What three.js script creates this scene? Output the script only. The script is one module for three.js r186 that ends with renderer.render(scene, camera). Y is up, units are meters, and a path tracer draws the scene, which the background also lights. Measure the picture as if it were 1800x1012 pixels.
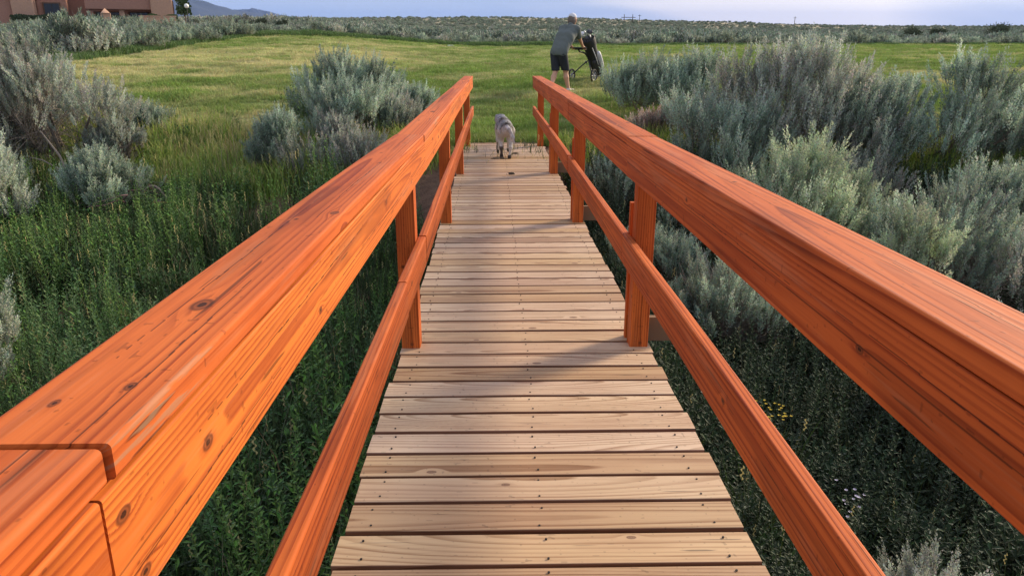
import * as THREE from 'three';
import { MarchingCubes } from 'three/addons/objects/MarchingCubes.js';
import { mergeGeometries, mergeVertices } from 'three/addons/utils/BufferGeometryUtils.js';

// ------------------------------------------------------------------ camera, sky, sun, exposure
const scene = new THREE.Scene();
const camera = new THREE.PerspectiveCamera(42.535, 1024 / 575, 0.05, 60000);
camera.position.set(0, 1.7, 0);
camera.rotation.set(-18.857 * Math.PI / 180, 0, 0);
const renderer = new THREE.WebGLRenderer({ antialias: true });
renderer.setSize(1024, 575);
renderer.toneMapping = THREE.LinearToneMapping;
renderer.toneMappingExposure = 1.95;
renderer.shadowMap.enabled = true;
renderer.shadowMap.type = THREE.PCFSoftShadowMap;

const SUN_EL = 22 * Math.PI / 180, SUN_AZ = 46 * Math.PI / 180;          // azimuth to the right of straight ahead
const sunDir = new THREE.Vector3(Math.sin(SUN_AZ) * Math.cos(SUN_EL), Math.sin(SUN_EL), -Math.cos(SUN_AZ) * Math.cos(SUN_EL));
const sun = new THREE.DirectionalLight(new THREE.Color(1, 0.80, 0.56), 3.1);
sun.position.copy(sunDir).multiplyScalar(80);
sun.target.position.set(0, 0, -12);
sun.castShadow = true;
sun.shadow.radius = 22;
sun.shadow.mapSize.set(4096, 4096);
Object.assign(sun.shadow.camera, { left: -40, right: 40, top: 40, bottom: -40, near: 1, far: 200 });
scene.add(sun, sun.target);

// ------------------------------------------------------------------ helpers
function rng(seed) { let s = seed >>> 0; return () => { s = (s + 0x6D2B79F5) | 0; let t = Math.imul(s ^ (s >>> 15), 1 | s); t = (t + Math.imul(t ^ (t >>> 7), 61 | t)) ^ t; return ((t ^ (t >>> 14)) >>> 0) / 4294967296; }; }
function hash3(x, y, z) { let h = Math.imul(x, 374761393) + Math.imul(y, 668265263) + Math.imul(z, 1274126177) | 0; h = Math.imul(h ^ (h >>> 13), 1274126177); return ((h ^ (h >>> 16)) >>> 0) / 4294967296; }
function noise(x, y, z) {                                                // value noise, -1 .. 1
  const xi = Math.floor(x), yi = Math.floor(y), zi = Math.floor(z);
  let u = x - xi, v = y - yi, w = z - zi;
  u = u * u * (3 - 2 * u); v = v * v * (3 - 2 * v); w = w * w * (3 - 2 * w);
  const a = hash3(xi, yi, zi), b = hash3(xi + 1, yi, zi), c = hash3(xi, yi + 1, zi), d = hash3(xi + 1, yi + 1, zi);
  const e = hash3(xi, yi, zi + 1), f = hash3(xi + 1, yi, zi + 1), g = hash3(xi, yi + 1, zi + 1), h = hash3(xi + 1, yi + 1, zi + 1);
  const p = a + (b - a) * u, q = c + (d - c) * u, r = e + (f - e) * u, s = g + (h - g) * u;
  const k = p + (q - p) * v, l = r + (s - r) * v;
  return (k + (l - k) * w) * 2 - 1;
}
const fbm = (x, y, z, o = 4) => { let s = 0, a = 0.5; for (let i = 0; i < o; i++) { s += a * noise(x, y, z); x *= 2.03; y *= 2.03; z *= 2.03; a *= 0.5; } return s; };
const clamp = (x, a = 0, b = 1) => Math.min(b, Math.max(a, x));
const smooth = (a, b, x) => { const t = clamp((x - a) / (b - a)); return t * t * (3 - 2 * t); };
const lerp = (a, b, t) => a + (b - a) * t;
const V = (x, y, z) => new THREE.Vector3(x, y, z);
const rgb = (r, g, b) => new THREE.Color().setRGB(r, g, b);
const names = {};
function numbered(n) { const k = names[n] = (names[n] ?? -1) + 1; return k ? n + '_' + String(k).padStart(3, '0') : n; }
function shadows(o) { o.traverse(m => { if (m.isMesh) { m.castShadow = true; m.receiveShadow = true; } }); return o; }
function tag(o, label, category, group, kind) {
  o.userData = { label };
  if (category) o.userData.category = category;
  if (group) o.userData.group = group;
  if (kind) o.userData.kind = kind;
  return o;
}
function struct(name, geo, mat) { const m = new THREE.Mesh(geo, mat); m.name = numbered(name); m.userData.kind = 'structure'; m.receiveShadow = m.castShadow = true; scene.add(m); return m; }
function thing(name, label, category, pos = [0, 0, 0], turn = 0, group) {
  const o = new THREE.Group(); o.name = numbered(name); o.position.set(...pos); o.rotation.y = turn; tag(o, label, category, group); scene.add(o); return o;
}
function part(name, geo, mat, parent, label) { const m = new THREE.Mesh(geo, mat); m.name = name; m.castShadow = m.receiveShadow = true; if (label) m.userData.label = label; parent.add(m); return m; }
function stuffPart(name, geo, mat, parent) { const m = part(name, geo, mat, parent); m.userData.kind = 'stuff'; return m; }
function std(color, rough = 0.8, extra = {}) { return new THREE.MeshStandardMaterial({ color: Array.isArray(color) ? rgb(...color) : color, roughness: rough, ...extra }); }
const toByte = v => { v = clamp(v); return Math.round(255 * (v <= 0.0031308 ? v * 12.92 : 1.055 * Math.pow(v, 1 / 2.4) - 0.055)); };
function dataTex(W, H, fn, srgb = true) {
  const d = new Uint8Array(W * H * 4), o = [0, 0, 0];
  for (let j = 0; j < H; j++) for (let i = 0; i < W; i++) {
    fn(i, j, o); const k = (j * W + i) * 4;
    if (srgb) { d[k] = toByte(o[0]); d[k + 1] = toByte(o[1]); d[k + 2] = toByte(o[2]); } else { d[k] = d[k + 1] = d[k + 2] = clamp(o[0]) * 255; }
    d[k + 3] = 255;
  }
  const t = new THREE.DataTexture(d, W, H, THREE.RGBAFormat); t.wrapS = t.wrapT = THREE.RepeatWrapping; t.magFilter = THREE.LinearFilter; t.minFilter = THREE.LinearMipmapLinearFilter;
  if (srgb) t.colorSpace = THREE.SRGBColorSpace; t.needsUpdate = true; return t;
}
// triangle soup with a colour per triangle
class Tris {
  constructor() { this.p = []; this.c = []; }
  tri(a, b, c, k) { this.p.push(a[0], a[1], a[2], b[0], b[1], b[2], c[0], c[1], c[2]); for (let i = 0; i < 3; i++) this.c.push(k[0], k[1], k[2]); }
  tube(pts, r0, r1, sides, k) {
    let prev = null; const n = pts.length;
    for (let i = 0; i < n; i++) {
      const a = pts[Math.max(0, i - 1)], b = pts[Math.min(n - 1, i + 1)];
      const d = V(b[0] - a[0], b[1] - a[1], b[2] - a[2]).normalize();
      const s = Math.abs(d.y) < 0.9 ? V(0, 1, 0) : V(1, 0, 0), e = s.clone().cross(d).normalize(), f = d.clone().cross(e);
      const r = lerp(r0, r1, i / (n - 1)), ring = [];
      for (let q = 0; q < sides; q++) { const t = q / sides * 6.2832, c = Math.cos(t) * r, w = Math.sin(t) * r; ring.push([pts[i][0] + e.x * c + f.x * w, pts[i][1] + e.y * c + f.y * w, pts[i][2] + e.z * c + f.z * w]); }
      if (prev) for (let q = 0; q < sides; q++) { const w = (q + 1) % sides; this.tri(prev[q], ring[q], ring[w], k); this.tri(prev[q], ring[w], prev[w], k); }
      prev = ring;
    }
  }
  geo() {
    const g = new THREE.BufferGeometry();
    g.setAttribute('position', new THREE.Float32BufferAttribute(this.p, 3)); g.setAttribute('color', new THREE.Float32BufferAttribute(this.c, 3));
    g.computeVertexNormals(); this.p = this.c = null; return g;
  }
}
// signed-distance bodies: tapered bones joined by a smooth minimum, meshed by marching cubes
function blob(bones, k, cell, cut) {
  const lo = V(1e9, 1e9, 1e9), hi = V(-1e9, -1e9, -1e9);
  for (const [a, b, ra, rb] of bones) for (const [p, r] of [[a, ra], [b, rb]]) { lo.min(V(p[0] - r, p[1] - r, p[2] - r)); hi.max(V(p[0] + r, p[1] + r, p[2] + r)); }
  const c = lo.clone().add(hi).multiplyScalar(0.5), N = Math.ceil(Math.max(hi.x - lo.x, hi.y - lo.y, hi.z - lo.z) / cell) + 10, half = N / 2 * cell;
  const mc = new MarchingCubes(N, new THREE.MeshBasicMaterial(), false, false, 400000); mc.isolation = 0;
  const pre = bones.map(([a, b, ra, rb, sq]) => { const d = [b[0] - a[0], b[1] - a[1], b[2] - a[2]]; return [a, d, d[0] * d[0] + d[1] * d[1] + d[2] * d[2] || 1e-9, ra, rb - ra, sq]; });
  let q = 0;
  for (let z = 0; z < N; z++) for (let y = 0; y < N; y++) for (let x = 0; x < N; x++) {
    const px = c.x + (x - N / 2) * cell, py = c.y + (y - N / 2) * cell, pz = c.z + (z - N / 2) * cell;
    let D = 1e3;
    for (const [a, d, l, ra, dr, sq] of pre) {
      let ex = px - a[0], ey = py - a[1], ez = pz - a[2]; const t = clamp((ex * d[0] + ey * d[1] + ez * d[2]) / l);
      ex -= d[0] * t; ey -= d[1] * t; ez -= d[2] * t;
      let e2 = ex * ex + ey * ey + ez * ez;
      if (sq) { const s = ex * sq[0] + ey * sq[1] + ez * sq[2]; e2 += s * s * sq[3]; }      // flatten along an axis
      const e = Math.sqrt(e2) - (ra + dr * t);
      const h = clamp(0.5 + 0.5 * (D - e) / k); D = D === 1e3 ? e : D + (e - D) * h - k * h * (1 - h);
    }
    if (cut) D = Math.max(D, cut(px, py, pz));
    mc.field[q++] = -D;
  }
  mc.update();
  const n = mc.count ?? mc.geometry.drawRange.count, P = new Float32Array(n * 3);
  for (let i = 0; i < n; i++) { P[i * 3] = c.x + mc.positionArray[i * 3] * half; P[i * 3 + 1] = c.y + mc.positionArray[i * 3 + 1] * half; P[i * 3 + 2] = c.z + mc.positionArray[i * 3 + 2] * half; }
  let g = new THREE.BufferGeometry(); g.setAttribute('position', new THREE.BufferAttribute(P, 3)); g = mergeVertices(g, cell * 0.02); g.computeVertexNormals(); return g;
}
function tint(g, fn) { const p = g.attributes.position, c = new Float32Array(p.count * 3); for (let i = 0; i < p.count; i++) { const k = fn(p.getX(i), p.getY(i), p.getZ(i)); c.set(k, i * 3); } g.setAttribute('color', new THREE.BufferAttribute(c, 3)); return g; }

// ------------------------------------------------------------------ sky (computed; lights the scene)
{
  const W = 2048, H = 1024, d = new Float32Array(W * H * 4), sd = sunDir;
  for (let j = 0; j < H; j++) for (let i = 0; i < W; i++) {
    const el = ((j + 0.5) / H - 0.5) * Math.PI, th = ((i + 0.5) / W - 0.5) * 2 * Math.PI;
    const ce = Math.cos(el), x = Math.cos(th) * ce, z = Math.sin(th) * ce, y = Math.sin(el);
    const e = Math.max(0, y), h = Math.exp(-e * 4.5);
    let r = lerp(0.20, 0.325, h), g = lerp(0.27, 0.385, h), b = lerp(0.40, 0.495, h);
    const cs = x * sd.x + y * sd.y + z * sd.z, ang = Math.acos(clamp(cs, -1, 1));
    const glow = Math.exp(-ang * ang / 0.08);
    // clouds: a flat layer seen in perspective, drawn out sideways towards the horizon
    const q = 1 / (e + 0.16), n = fbm(x * q * 0.9 + 3.1, z * q * 0.9 + 7.7, 2.5, 5);
    const az = Math.atan2(x, -z), n2 = fbm(az * 3.2 + 11.3, el * 30 + az * 2.4, 4.2, 4);
    const toward = Math.exp(-Math.pow((az - 0.34) / (az < 0.34 ? 0.26 : 0.15), 2));
    let c = smooth(-0.14, 0.26, n + 0.05) * smooth(0.03, 0.16, e) * 0.8;
    c = Math.max(c, clamp(smooth(-0.2, 0.35, n2 * 0.7 + toward * 0.75 - 0.08)) * (1 - smooth(0.12, 0.3, e)) * clamp(0.15 + 1.3 * toward));
    const lit = lerp(0.60, 0.72, smooth(0.05, 0.35, e)) * lerp(0.78, 1.16, 0.5 + 0.5 * cs) + 0.35 * glow + 0.2 * smooth(0.7, 0.0, ang);
    r = lerp(r, 0.99 * lit, c); g = lerp(g, 0.92 * lit, c); b = lerp(b, 0.88 * lit, c);
    r += glow * 1.7; g += glow * 1.4; b += glow * 1.0;
    if (y < 0) { const t = smooth(0, -0.08, y); r = lerp(r, 0.16, t); g = lerp(g, 0.16, t); b = lerp(b, 0.12, t); }
    const k = (j * W + i) * 4; d[k] = r; d[k + 1] = g; d[k + 2] = b; d[k + 3] = 1;
  }
  const t = new THREE.DataTexture(d, W, H, THREE.RGBAFormat, THREE.FloatType);
  t.mapping = THREE.EquirectangularReflectionMapping; t.magFilter = t.minFilter = THREE.LinearFilter; t.needsUpdate = true;
  scene.background = t; scene.environment = t;
}
scene.fog = new THREE.FogExp2(new THREE.Color(0.24, 0.42, 1.0), 0.000026);

// ------------------------------------------------------------------ terrain
const edgeW = x => 12.35 + (x < -3.5 ? (-x - 3.5) * 0.22 : 0) + (x > 3 ? (x - 3) * 0.06 : 0) + 0.35 * noise(x * 0.45, 3.3, 0) * smooth(1.2, 2.5, Math.abs(x));
function plateau(x, w) {
  const a = 1 - smooth(-0.30, -0.02, x / Math.max(8, w));
  const ramp = 0.03 + 0.70 * smooth(11.5, 19.8, w) - 0.02;
  if (w < 19.5) return ramp + a * 0.1 * smooth(12, 19.5, w);
  let R, L;
  if (w < 57) R = 0.71 + 0.0055 * (w - 19.5); else { const q = clamp((w - 57) / 293); R = 1.7 + Math.min(w, 350) * (-0.0137 + (0.0345 - 0.0105 * smooth(0.0, 0.5, x / w)) * Math.pow(q, 0.75)); }
  if (w < 57) L = 0.81 + 0.031 * (w - 19.5); else L = 1.97 + (Math.min(w, 350) - 57) * 0.0222;
  return lerp(R, L, a);
}
function H(x, z) {
  const w = -z, floor = -1.12 - 0.4 * smooth(0.9, 2.2, x) + 0.10 * noise(x * 0.35, w * 0.35, 5);
  const far = clamp((edgeW(x) - w) / 5.6), near = clamp((w + 2.6) / 4.0);
  const f = far * far * (3 - 2 * far), n = near * near * (3 - 2 * near), top = w > 5 ? plateau(x, w) : 0.28;
  let y = lerp(top, floor, f * n);
  y += 0.13 * fbm(x * 0.8, w * 0.8, 9) * Math.min(1, f * 4) * n;
  if (w > 11.8 && w < 62) y += smooth(0, 1, 1 - f) * smooth(11.8, 13.5, w) * (0.035 * noise(x * 1.15, w * 1.5, 2) + 0.022 * noise(x * 2.6, w * 3.2, 7)) * (1 + w / 40);
  if (w > 62) y += 0.5 * fbm(x * 0.02, w * 0.03, 1.5) * smooth(62, 140, w);
  return y;
}
// mown lawn outline, seen from above (x, z)
const LAWN = [[-1.6, -12.1], [1.5, -12.1], [2.6, -12.6], [5, -12.7], [8, -12.4], [12, -12.9], [20, -13], [60, -14], [62, -60], [45, -61], [20, -58.5], [5, -56.5], [-6, -51], [-14.5, -43.5], [-14.2, -36], [-13.1, -29.3], [-12.8, -21.0], [-9.6, -16.2], [-6.8, -13.6], [-4.5, -12.6]];
function lawnD(x, z) {                                                  // signed distance, negative inside
  let d = 1e9, inside = false;
  for (let i = 0, j = LAWN.length - 1; i < LAWN.length; j = i++) {
    const [ax, az] = LAWN[j], [bx, bz] = LAWN[i], ex = bx - ax, ez = bz - az, px = x - ax, pz = z - az, t = clamp((px * ex + pz * ez) / (ex * ex + ez * ez));
    d = Math.min(d, Math.hypot(px - ex * t, pz - ez * t));
    if ((az > z) !== (bz > z) && x < (bx - ax) * (z - az) / (bz - az) + ax) inside = !inside;
  }
  return inside ? -d : d;
}
{
  // one ground sheet out to the horizon
  const rings = [0]; for (let r = 0.3; r < 22; r += 0.22) rings.push(r); for (let r = 22; r < 30000; r *= 1.045) rings.push(r);
  const A = 240, P = [], C = [], U = [], I = [];
  rings.forEach((r, i) => {
    for (let k = 0; k <= A; k++) {
      const t = k / A * 2 * Math.PI, x = Math.sin(t) * r, z = -Math.cos(t) * r, ld = r < 90 ? lawnD(x, z) : 99;
      P.push(x, H(x, z) - (ld < -0.25 ? 0.07 : 0), z); U.push(x / 2.2, z / 2.2);
      const n = fbm(x * 0.3, z * 0.3, 6), gully = z > -13.5 && r < 40 ? 1 : 0;
      const red = gully ? [0.20 + 0.05 * n, 0.115 + 0.03 * n, 0.075 + 0.02 * n] : [0.29 + 0.06 * n, 0.265 + 0.06 * n, 0.185 + 0.04 * n];
      C.push(...red);
    }
    if (i) for (let k = 0; k < A; k++) { const a = (i - 1) * (A + 1) + k, b = a + A + 1; I.push(a, b, a + 1, b, b + 1, a + 1); }
  });
  const g = new THREE.BufferGeometry(); g.setAttribute('position', new THREE.Float32BufferAttribute(P, 3)); g.setAttribute('color', new THREE.Float32BufferAttribute(C, 3)); g.setAttribute('uv', new THREE.Float32BufferAttribute(U, 2)); g.setIndex(I); g.computeVertexNormals();
  const soil = dataTex(512, 512, (i, j, o) => {
    const a = i / 512 * Math.PI * 2, b = j / 512 * Math.PI * 2, X = Math.cos(a), Y = Math.sin(a), Z = Math.cos(b), W = Math.sin(b);
    const n = fbm(X * 5 + Z * 3, Y * 5 + W * 4, Z * 4, 4) + 0.5 * noise(i * 0.5, j * 0.5, 3);
    const k = 0.78 + 0.4 * n; o[0] = k; o[1] = k * 0.98; o[2] = k * 0.95;
  });
  struct('ground', g, std([1, 1, 1], 1, { map: soil, bumpMap: soil, bumpScale: 0.03, vertexColors: true }));
}
const lawnTone = (x, z) => {                                           // 0 green .. 1 straw
  const w = -z, n = fbm(x * 0.16 + 3, w * 0.30 + 1, 2.2, 4), s = fbm(x * 0.5, w * 1.4, 7.1, 3);
  return clamp(0.16 + 0.75 * n + 1.0 * s + 0.5 * noise(x * 1.1, w * 2.6, 9) + 0.12 * smooth(0, -3, x) + 0.55 * smooth(-2, -6, x) * smooth(50, 24, w) + 0.25 * smooth(3, 8, x) * smooth(24, 16, w) - 0.1);
};
{
  const P = [], C = [], U = [], I = [], id = new Map();
  const xs = [], zs = []; for (let x = -15; x <= 62; x += x < 14 ? 0.5 : 1.5) xs.push(x); for (let z = -12; z >= -62; z -= z > -26 ? 0.4 : 1) zs.push(z);
  const vert = (i, j) => {
    const key = i * 1000 + j; if (id.has(key)) return id.get(key);
    let x = xs[i], z = zs[j]; const d = lawnD(x, z);
    if (d > 0) { const e = 0.05, gx = (lawnD(x + e, z) - d) / e, gz = (lawnD(x, z + e) - d) / e; x -= gx * d; z -= gz * d; }
    const t = lawnTone(x, z), n = 0.85 + 0.25 * noise(x * 1.9, z * 2.6, 4);
    P.push(x, H(x, z) + 0.012, z); U.push(x / 1.7, z / 1.7);
    C.push(lerp(0.21, 0.52, t) * n, lerp(0.31, 0.49, t) * n, lerp(0.06, 0.23, t) * n);
    id.set(key, P.length / 3 - 1); return P.length / 3 - 1;
  };
  for (let i = 0; i < xs.length - 1; i++) for (let j = 0; j < zs.length - 1; j++) {
    if (lawnD((xs[i] + xs[i + 1]) / 2, (zs[j] + zs[j + 1]) / 2) > 0.2) continue;
    const a = vert(i, j), b = vert(i + 1, j), c = vert(i + 1, j + 1), e = vert(i, j + 1); I.push(a, b, c, a, c, e);
  }
  const g = new THREE.BufferGeometry(); g.setAttribute('position', new THREE.Float32BufferAttribute(P, 3)); g.setAttribute('color', new THREE.Float32BufferAttribute(C, 3)); g.setAttribute('uv', new THREE.Float32BufferAttribute(U, 2)); g.setIndex(I); g.computeVertexNormals();
  const turf = dataTex(512, 512, (i, j, o) => { const k = 0.8 + 0.45 * noise(i * 0.35, j * 0.35, 1) + 0.3 * noise(i * 0.06, j * 0.06, 8); o[0] = k; o[1] = k; o[2] = k * 0.9; });
  struct('lawn_ground', g, std([1, 1, 1], 1, { map: turf, bumpMap: turf, bumpScale: 0.03, vertexColors: true }));
}

// ------------------------------------------------------------------ wood
function woodAt(x, y, z, o, out) {                                     // x along the board, y across its face, z through it (metres)
  const s = o.seed;
  let yy = y - o.py - 0.012 * noise(x * 0.55, s, 1.7), zz = z - o.pz - o.wob * noise(x * o.wf, s + 3.1, 0.4);
  let kd = 1e9, kn = null;
  for (const k of o.knots) {
    const dx = (x - k[0]) * 0.55, dy = y - k[1], q = Math.hypot(dx, dy) / k[2];
    if (q < kd) { kd = q; kn = k; }
    const e = Math.exp(-q * q * 0.22); yy += Math.sign(dy || 1) * -k[2] * 0.9 * e; zz += k[2] * 0.6 * e;
  }
  const r = Math.hypot(yy, zz) + 0.0016 * noise(x * 2.2, y * 40, z * 40 + s) + 0.0035 * noise(x * 0.9, y * 12, s);
  const f = r / o.ring + s * 3.7, fr = f - Math.floor(f), v = 0.75 + 0.5 * noise(Math.floor(f) * 1.7, s, 8);
  let late = smooth(o.s0 ?? 0.25, 1.0, fr) * v; if (fr > 0.93) late *= (1 - fr) / 0.07;
  late = clamp(late + 0.20 * noise(x * 7, y * 480, z * 480 + s) + 0.16 * noise(x * 1.6, y * 130, z * 130 + s) + 0.08 * noise(x * 30, y * 900, 4));
  const blot = noise(x * 1.3 + s, y * 9, z * 9) * 0.6 + noise(x * 4, y * 26 + s, z * 20) * 0.4;
  for (let i = 0; i < 3; i++) out[i] = lerp(o.light[i], o.dark[i], clamp(late)) * (1 + o.blotch * blot * (i ? 1.25 : 0.8));
  if (kn && kd < 1.0) { const m = smooth(1.0, 0.8, kd) * 0.85, rr = 0.75 + 0.3 * Math.sin(kd * 16); for (let i = 0; i < 3; i++) out[i] = lerp(out[i], o.knot[i] * rr, m); if (kd < 0.32 && kn[3]) for (let i = 0; i < 3; i++) out[i] *= 0.22; }
  const st = noise(x * 2.2 + s * 9, y * 260, z * 260 + 2.2) + 0.5 * noise(x * 9, y * 60, s); if (st > o.check) { const k = smooth(o.check, o.check + 0.12, st); for (let i = 0; i < 3; i++) out[i] *= 1 - 0.6 * k; }   // drying checks along the grain
  if (o.fade) { const fd = fbm(x * 1.7 + s, y * 30, z * 30, 4) + 0.25 * noise(x * 11, y * 330, z * 330 + s), k = smooth(0.12, 0.42, fd) * o.fade; for (let i = 0; i < 3; i++) out[i] = lerp(out[i], [0.58, 0.25, 0.13][i], k); const dk = smooth(0.12, 0.4, fbm(x * 2.1 + 7 + s, y * 24, z * 24, 4)); for (let i = 0; i < 3; i++) out[i] *= 1 - 0.24 * dk; }   // sun-bleached and heavier patches of stain
  if (o.cracks) for (const [a, b, c] of o.cracks) { if (x < a || x > b) continue; const d = Math.abs(y - c - 0.004 * noise(x * 2.2, c * 90, 3) - 0.0012 * noise(x * 16, c, 5)), w = 0.0009 * Math.sin((x - a) / (b - a) * Math.PI) + 0.0002; if (d < w) for (let i = 0; i < 3; i++) out[i] *= 0.25; }
  const sp = noise(x * 70 + s, y * 110, z * 110); if (sp > 0.83) for (let i = 0; i < 3; i++) out[i] *= 0.7;
}
// unrolled skin of a plank: shares of the texture height given to top, right side, underside, left side
const SH = [0.36, 0.16, 0.32, 0.16];
function plankSpot(v, w, h, sh) {                                      // v 0..1 -> (y across, z depth)
  if (v < sh[0]) return [-w / 2 + w * v / sh[0], h / 2]; v -= sh[0];
  if (v < sh[1]) return [w / 2, h / 2 - h * v / sh[1]]; v -= sh[1];
  if (v < sh[2]) return [w / 2 - w * v / sh[2], -h / 2]; v -= sh[2];
  return [-w / 2, -h / 2 + h * v / sh[3]];
}
function woodTex(W, rows, per, len, w, h, sh, opts) {
  const d = new Uint8Array(W * rows * per * 4), out = [0, 0, 0];
  for (let b = 0; b < per; b++) { const o = opts(b);
    for (let j = 0; j < rows; j++) { const [y, z] = plankSpot((j + 0.5) / rows, w, h, sh);
      for (let i = 0; i < W; i++) { woodAt(i / W * len - len / 2, y, z, o, out); if (o.wearAndShade) o.wearAndShade(i / W * len - len / 2, y, z, out); const k = ((b * rows + j) * W + i) * 4; d[k] = toByte(out[0]); d[k + 1] = toByte(out[1]); d[k + 2] = toByte(out[2]); d[k + 3] = 255; } } }
  const t = new THREE.DataTexture(d, W, rows * per, THREE.RGBAFormat); t.wrapS = t.wrapT = THREE.ClampToEdgeWrapping; t.magFilter = THREE.LinearFilter; t.minFilter = THREE.LinearMipmapLinearFilter; t.colorSpace = THREE.SRGBColorSpace; t.needsUpdate = true; return t;
}
// plank along z: w across x, h along y, rounded arrises, slight bow; uv band [v0, v0 + dv], lengthwise uv = z / texLen + 0.5 + u0
function plankGeo(len, w, h, rad, segs, o = {}) {
  const { v0 = 0, dv = 1, texLen = len, u0 = 0, sh = SH, bow = 0, seed = 1, nick = 0, skew = [0, 0] } = o;
  const prof = [], cum = [sh[0], sh[0] + sh[1], sh[0] + sh[1] + sh[2], 1], R = 3;
  const corner = (cx, cy, a0, v) => { for (let i = 0; i <= R; i++) { const a = a0 - i / R * Math.PI / 2; prof.push([cx + Math.cos(a) * rad, cy + Math.sin(a) * rad, v + (i / R - 0.5) * 0.02]); } };
  prof.push([-w / 2 + rad, h / 2, 0.01]);
  for (let i = 1; i < 5; i++) prof.push([-w / 2 + rad + (w - 2 * rad) * i / 5, h / 2, lerp(0.01, cum[0] - 0.01, i / 5)]);
  corner(w / 2 - rad, h / 2 - rad, Math.PI / 2, cum[0]);
  corner(w / 2 - rad, -h / 2 + rad, 0, cum[1]);
  corner(-w / 2 + rad, -h / 2 + rad, -Math.PI / 2, cum[2]);
  const a4 = []; for (let i = 0; i <= R; i++) { const a = Math.PI - i / R * Math.PI / 2; a4.push([-w / 2 + rad + Math.cos(a) * rad, h / 2 - rad + Math.sin(a) * rad, 0.98 + i / R * 0.0199]); }
  prof.push(...a4);
  const P = [], U = [], I = [], n = prof.length;
  for (let s = 0; s <= segs; s++) {
    const e = s === 0 ? 1 : s === segs ? 1 : 0, z = -len / 2 + len * s / segs;
    for (const [x, y, v] of prof) {
      const q = 1 + nick * noise(z * 5, x * 40 + seed, y * 40);
      const zz = z + (s === 0 ? skew[0] : s === segs ? skew[1] : 0) * x;
      P.push(x * q + bow * noise(z * 0.6, seed, 1), y * q + bow * noise(z * 0.6, seed, 9), zz); U.push(zz / texLen + 0.5 + u0, v0 + dv * v);
    }
    if (s) for (let i = 0; i < n - 1; i++) { const a = (s - 1) * n + i, b = a + n; I.push(a, a + 1, b, b, a + 1, b + 1); }
  }
  for (const [s, flip] of [[0, 1], [segs, 0]]) {                       // end grain
    const b = P.length / 3; for (let i = 0; i < n; i++) { const k = (s * n + i); P.push(P[k * 3], P[k * 3 + 1], P[k * 3 + 2]); U.push(U[k * 2], U[k * 2 + 1]); }
    for (let i = 1; i < n - 2; i++) flip ? I.push(b, b + i + 1, b + i) : I.push(b, b + i, b + i + 1);
  }
  const g = new THREE.BufferGeometry(); g.setAttribute('position', new THREE.Float32BufferAttribute(P, 3)); g.setAttribute('uv', new THREE.Float32BufferAttribute(U, 2)); g.setIndex(I); g.computeVertexNormals(); return g;
}

// ------------------------------------------------------------------ footbridge
const Y = V(0, 1, 0);
function seg(O, d) { d = d.clone().normalize(); const r = d.clone().cross(Y).normalize(), u = r.clone().cross(d), m = new THREE.Matrix4().makeBasis(r, u, d.clone().negate()); return { O, d, r, u, q: new THREE.Quaternion().setFromRotationMatrix(m), at: (t, a, b) => O.clone().addScaledVector(d, t).addScaledVector(r, a).addScaledVector(u, b) }; }
const S1 = seg(V(0.0007, 0.3406, 0.0416), V(-0.016908, -0.030609, -0.999388)), T1 = 3.63;
const S2 = seg(S1.at(T1, 0, 0), V(-0.023435, -0.019059, -0.999544));
const bridge = thing('footbridge', 'timber footbridge with pale deck planks and orange stained rails across the gully', 'footbridge', [0, 0.34, 0]);
function lay(mesh, S, t, a, b, roll = 0) { mesh.position.copy(S.at(t, a, b)).sub(bridge.position); mesh.quaternion.copy(S.q); if (roll) mesh.rotateZ(roll); return mesh; }
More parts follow.
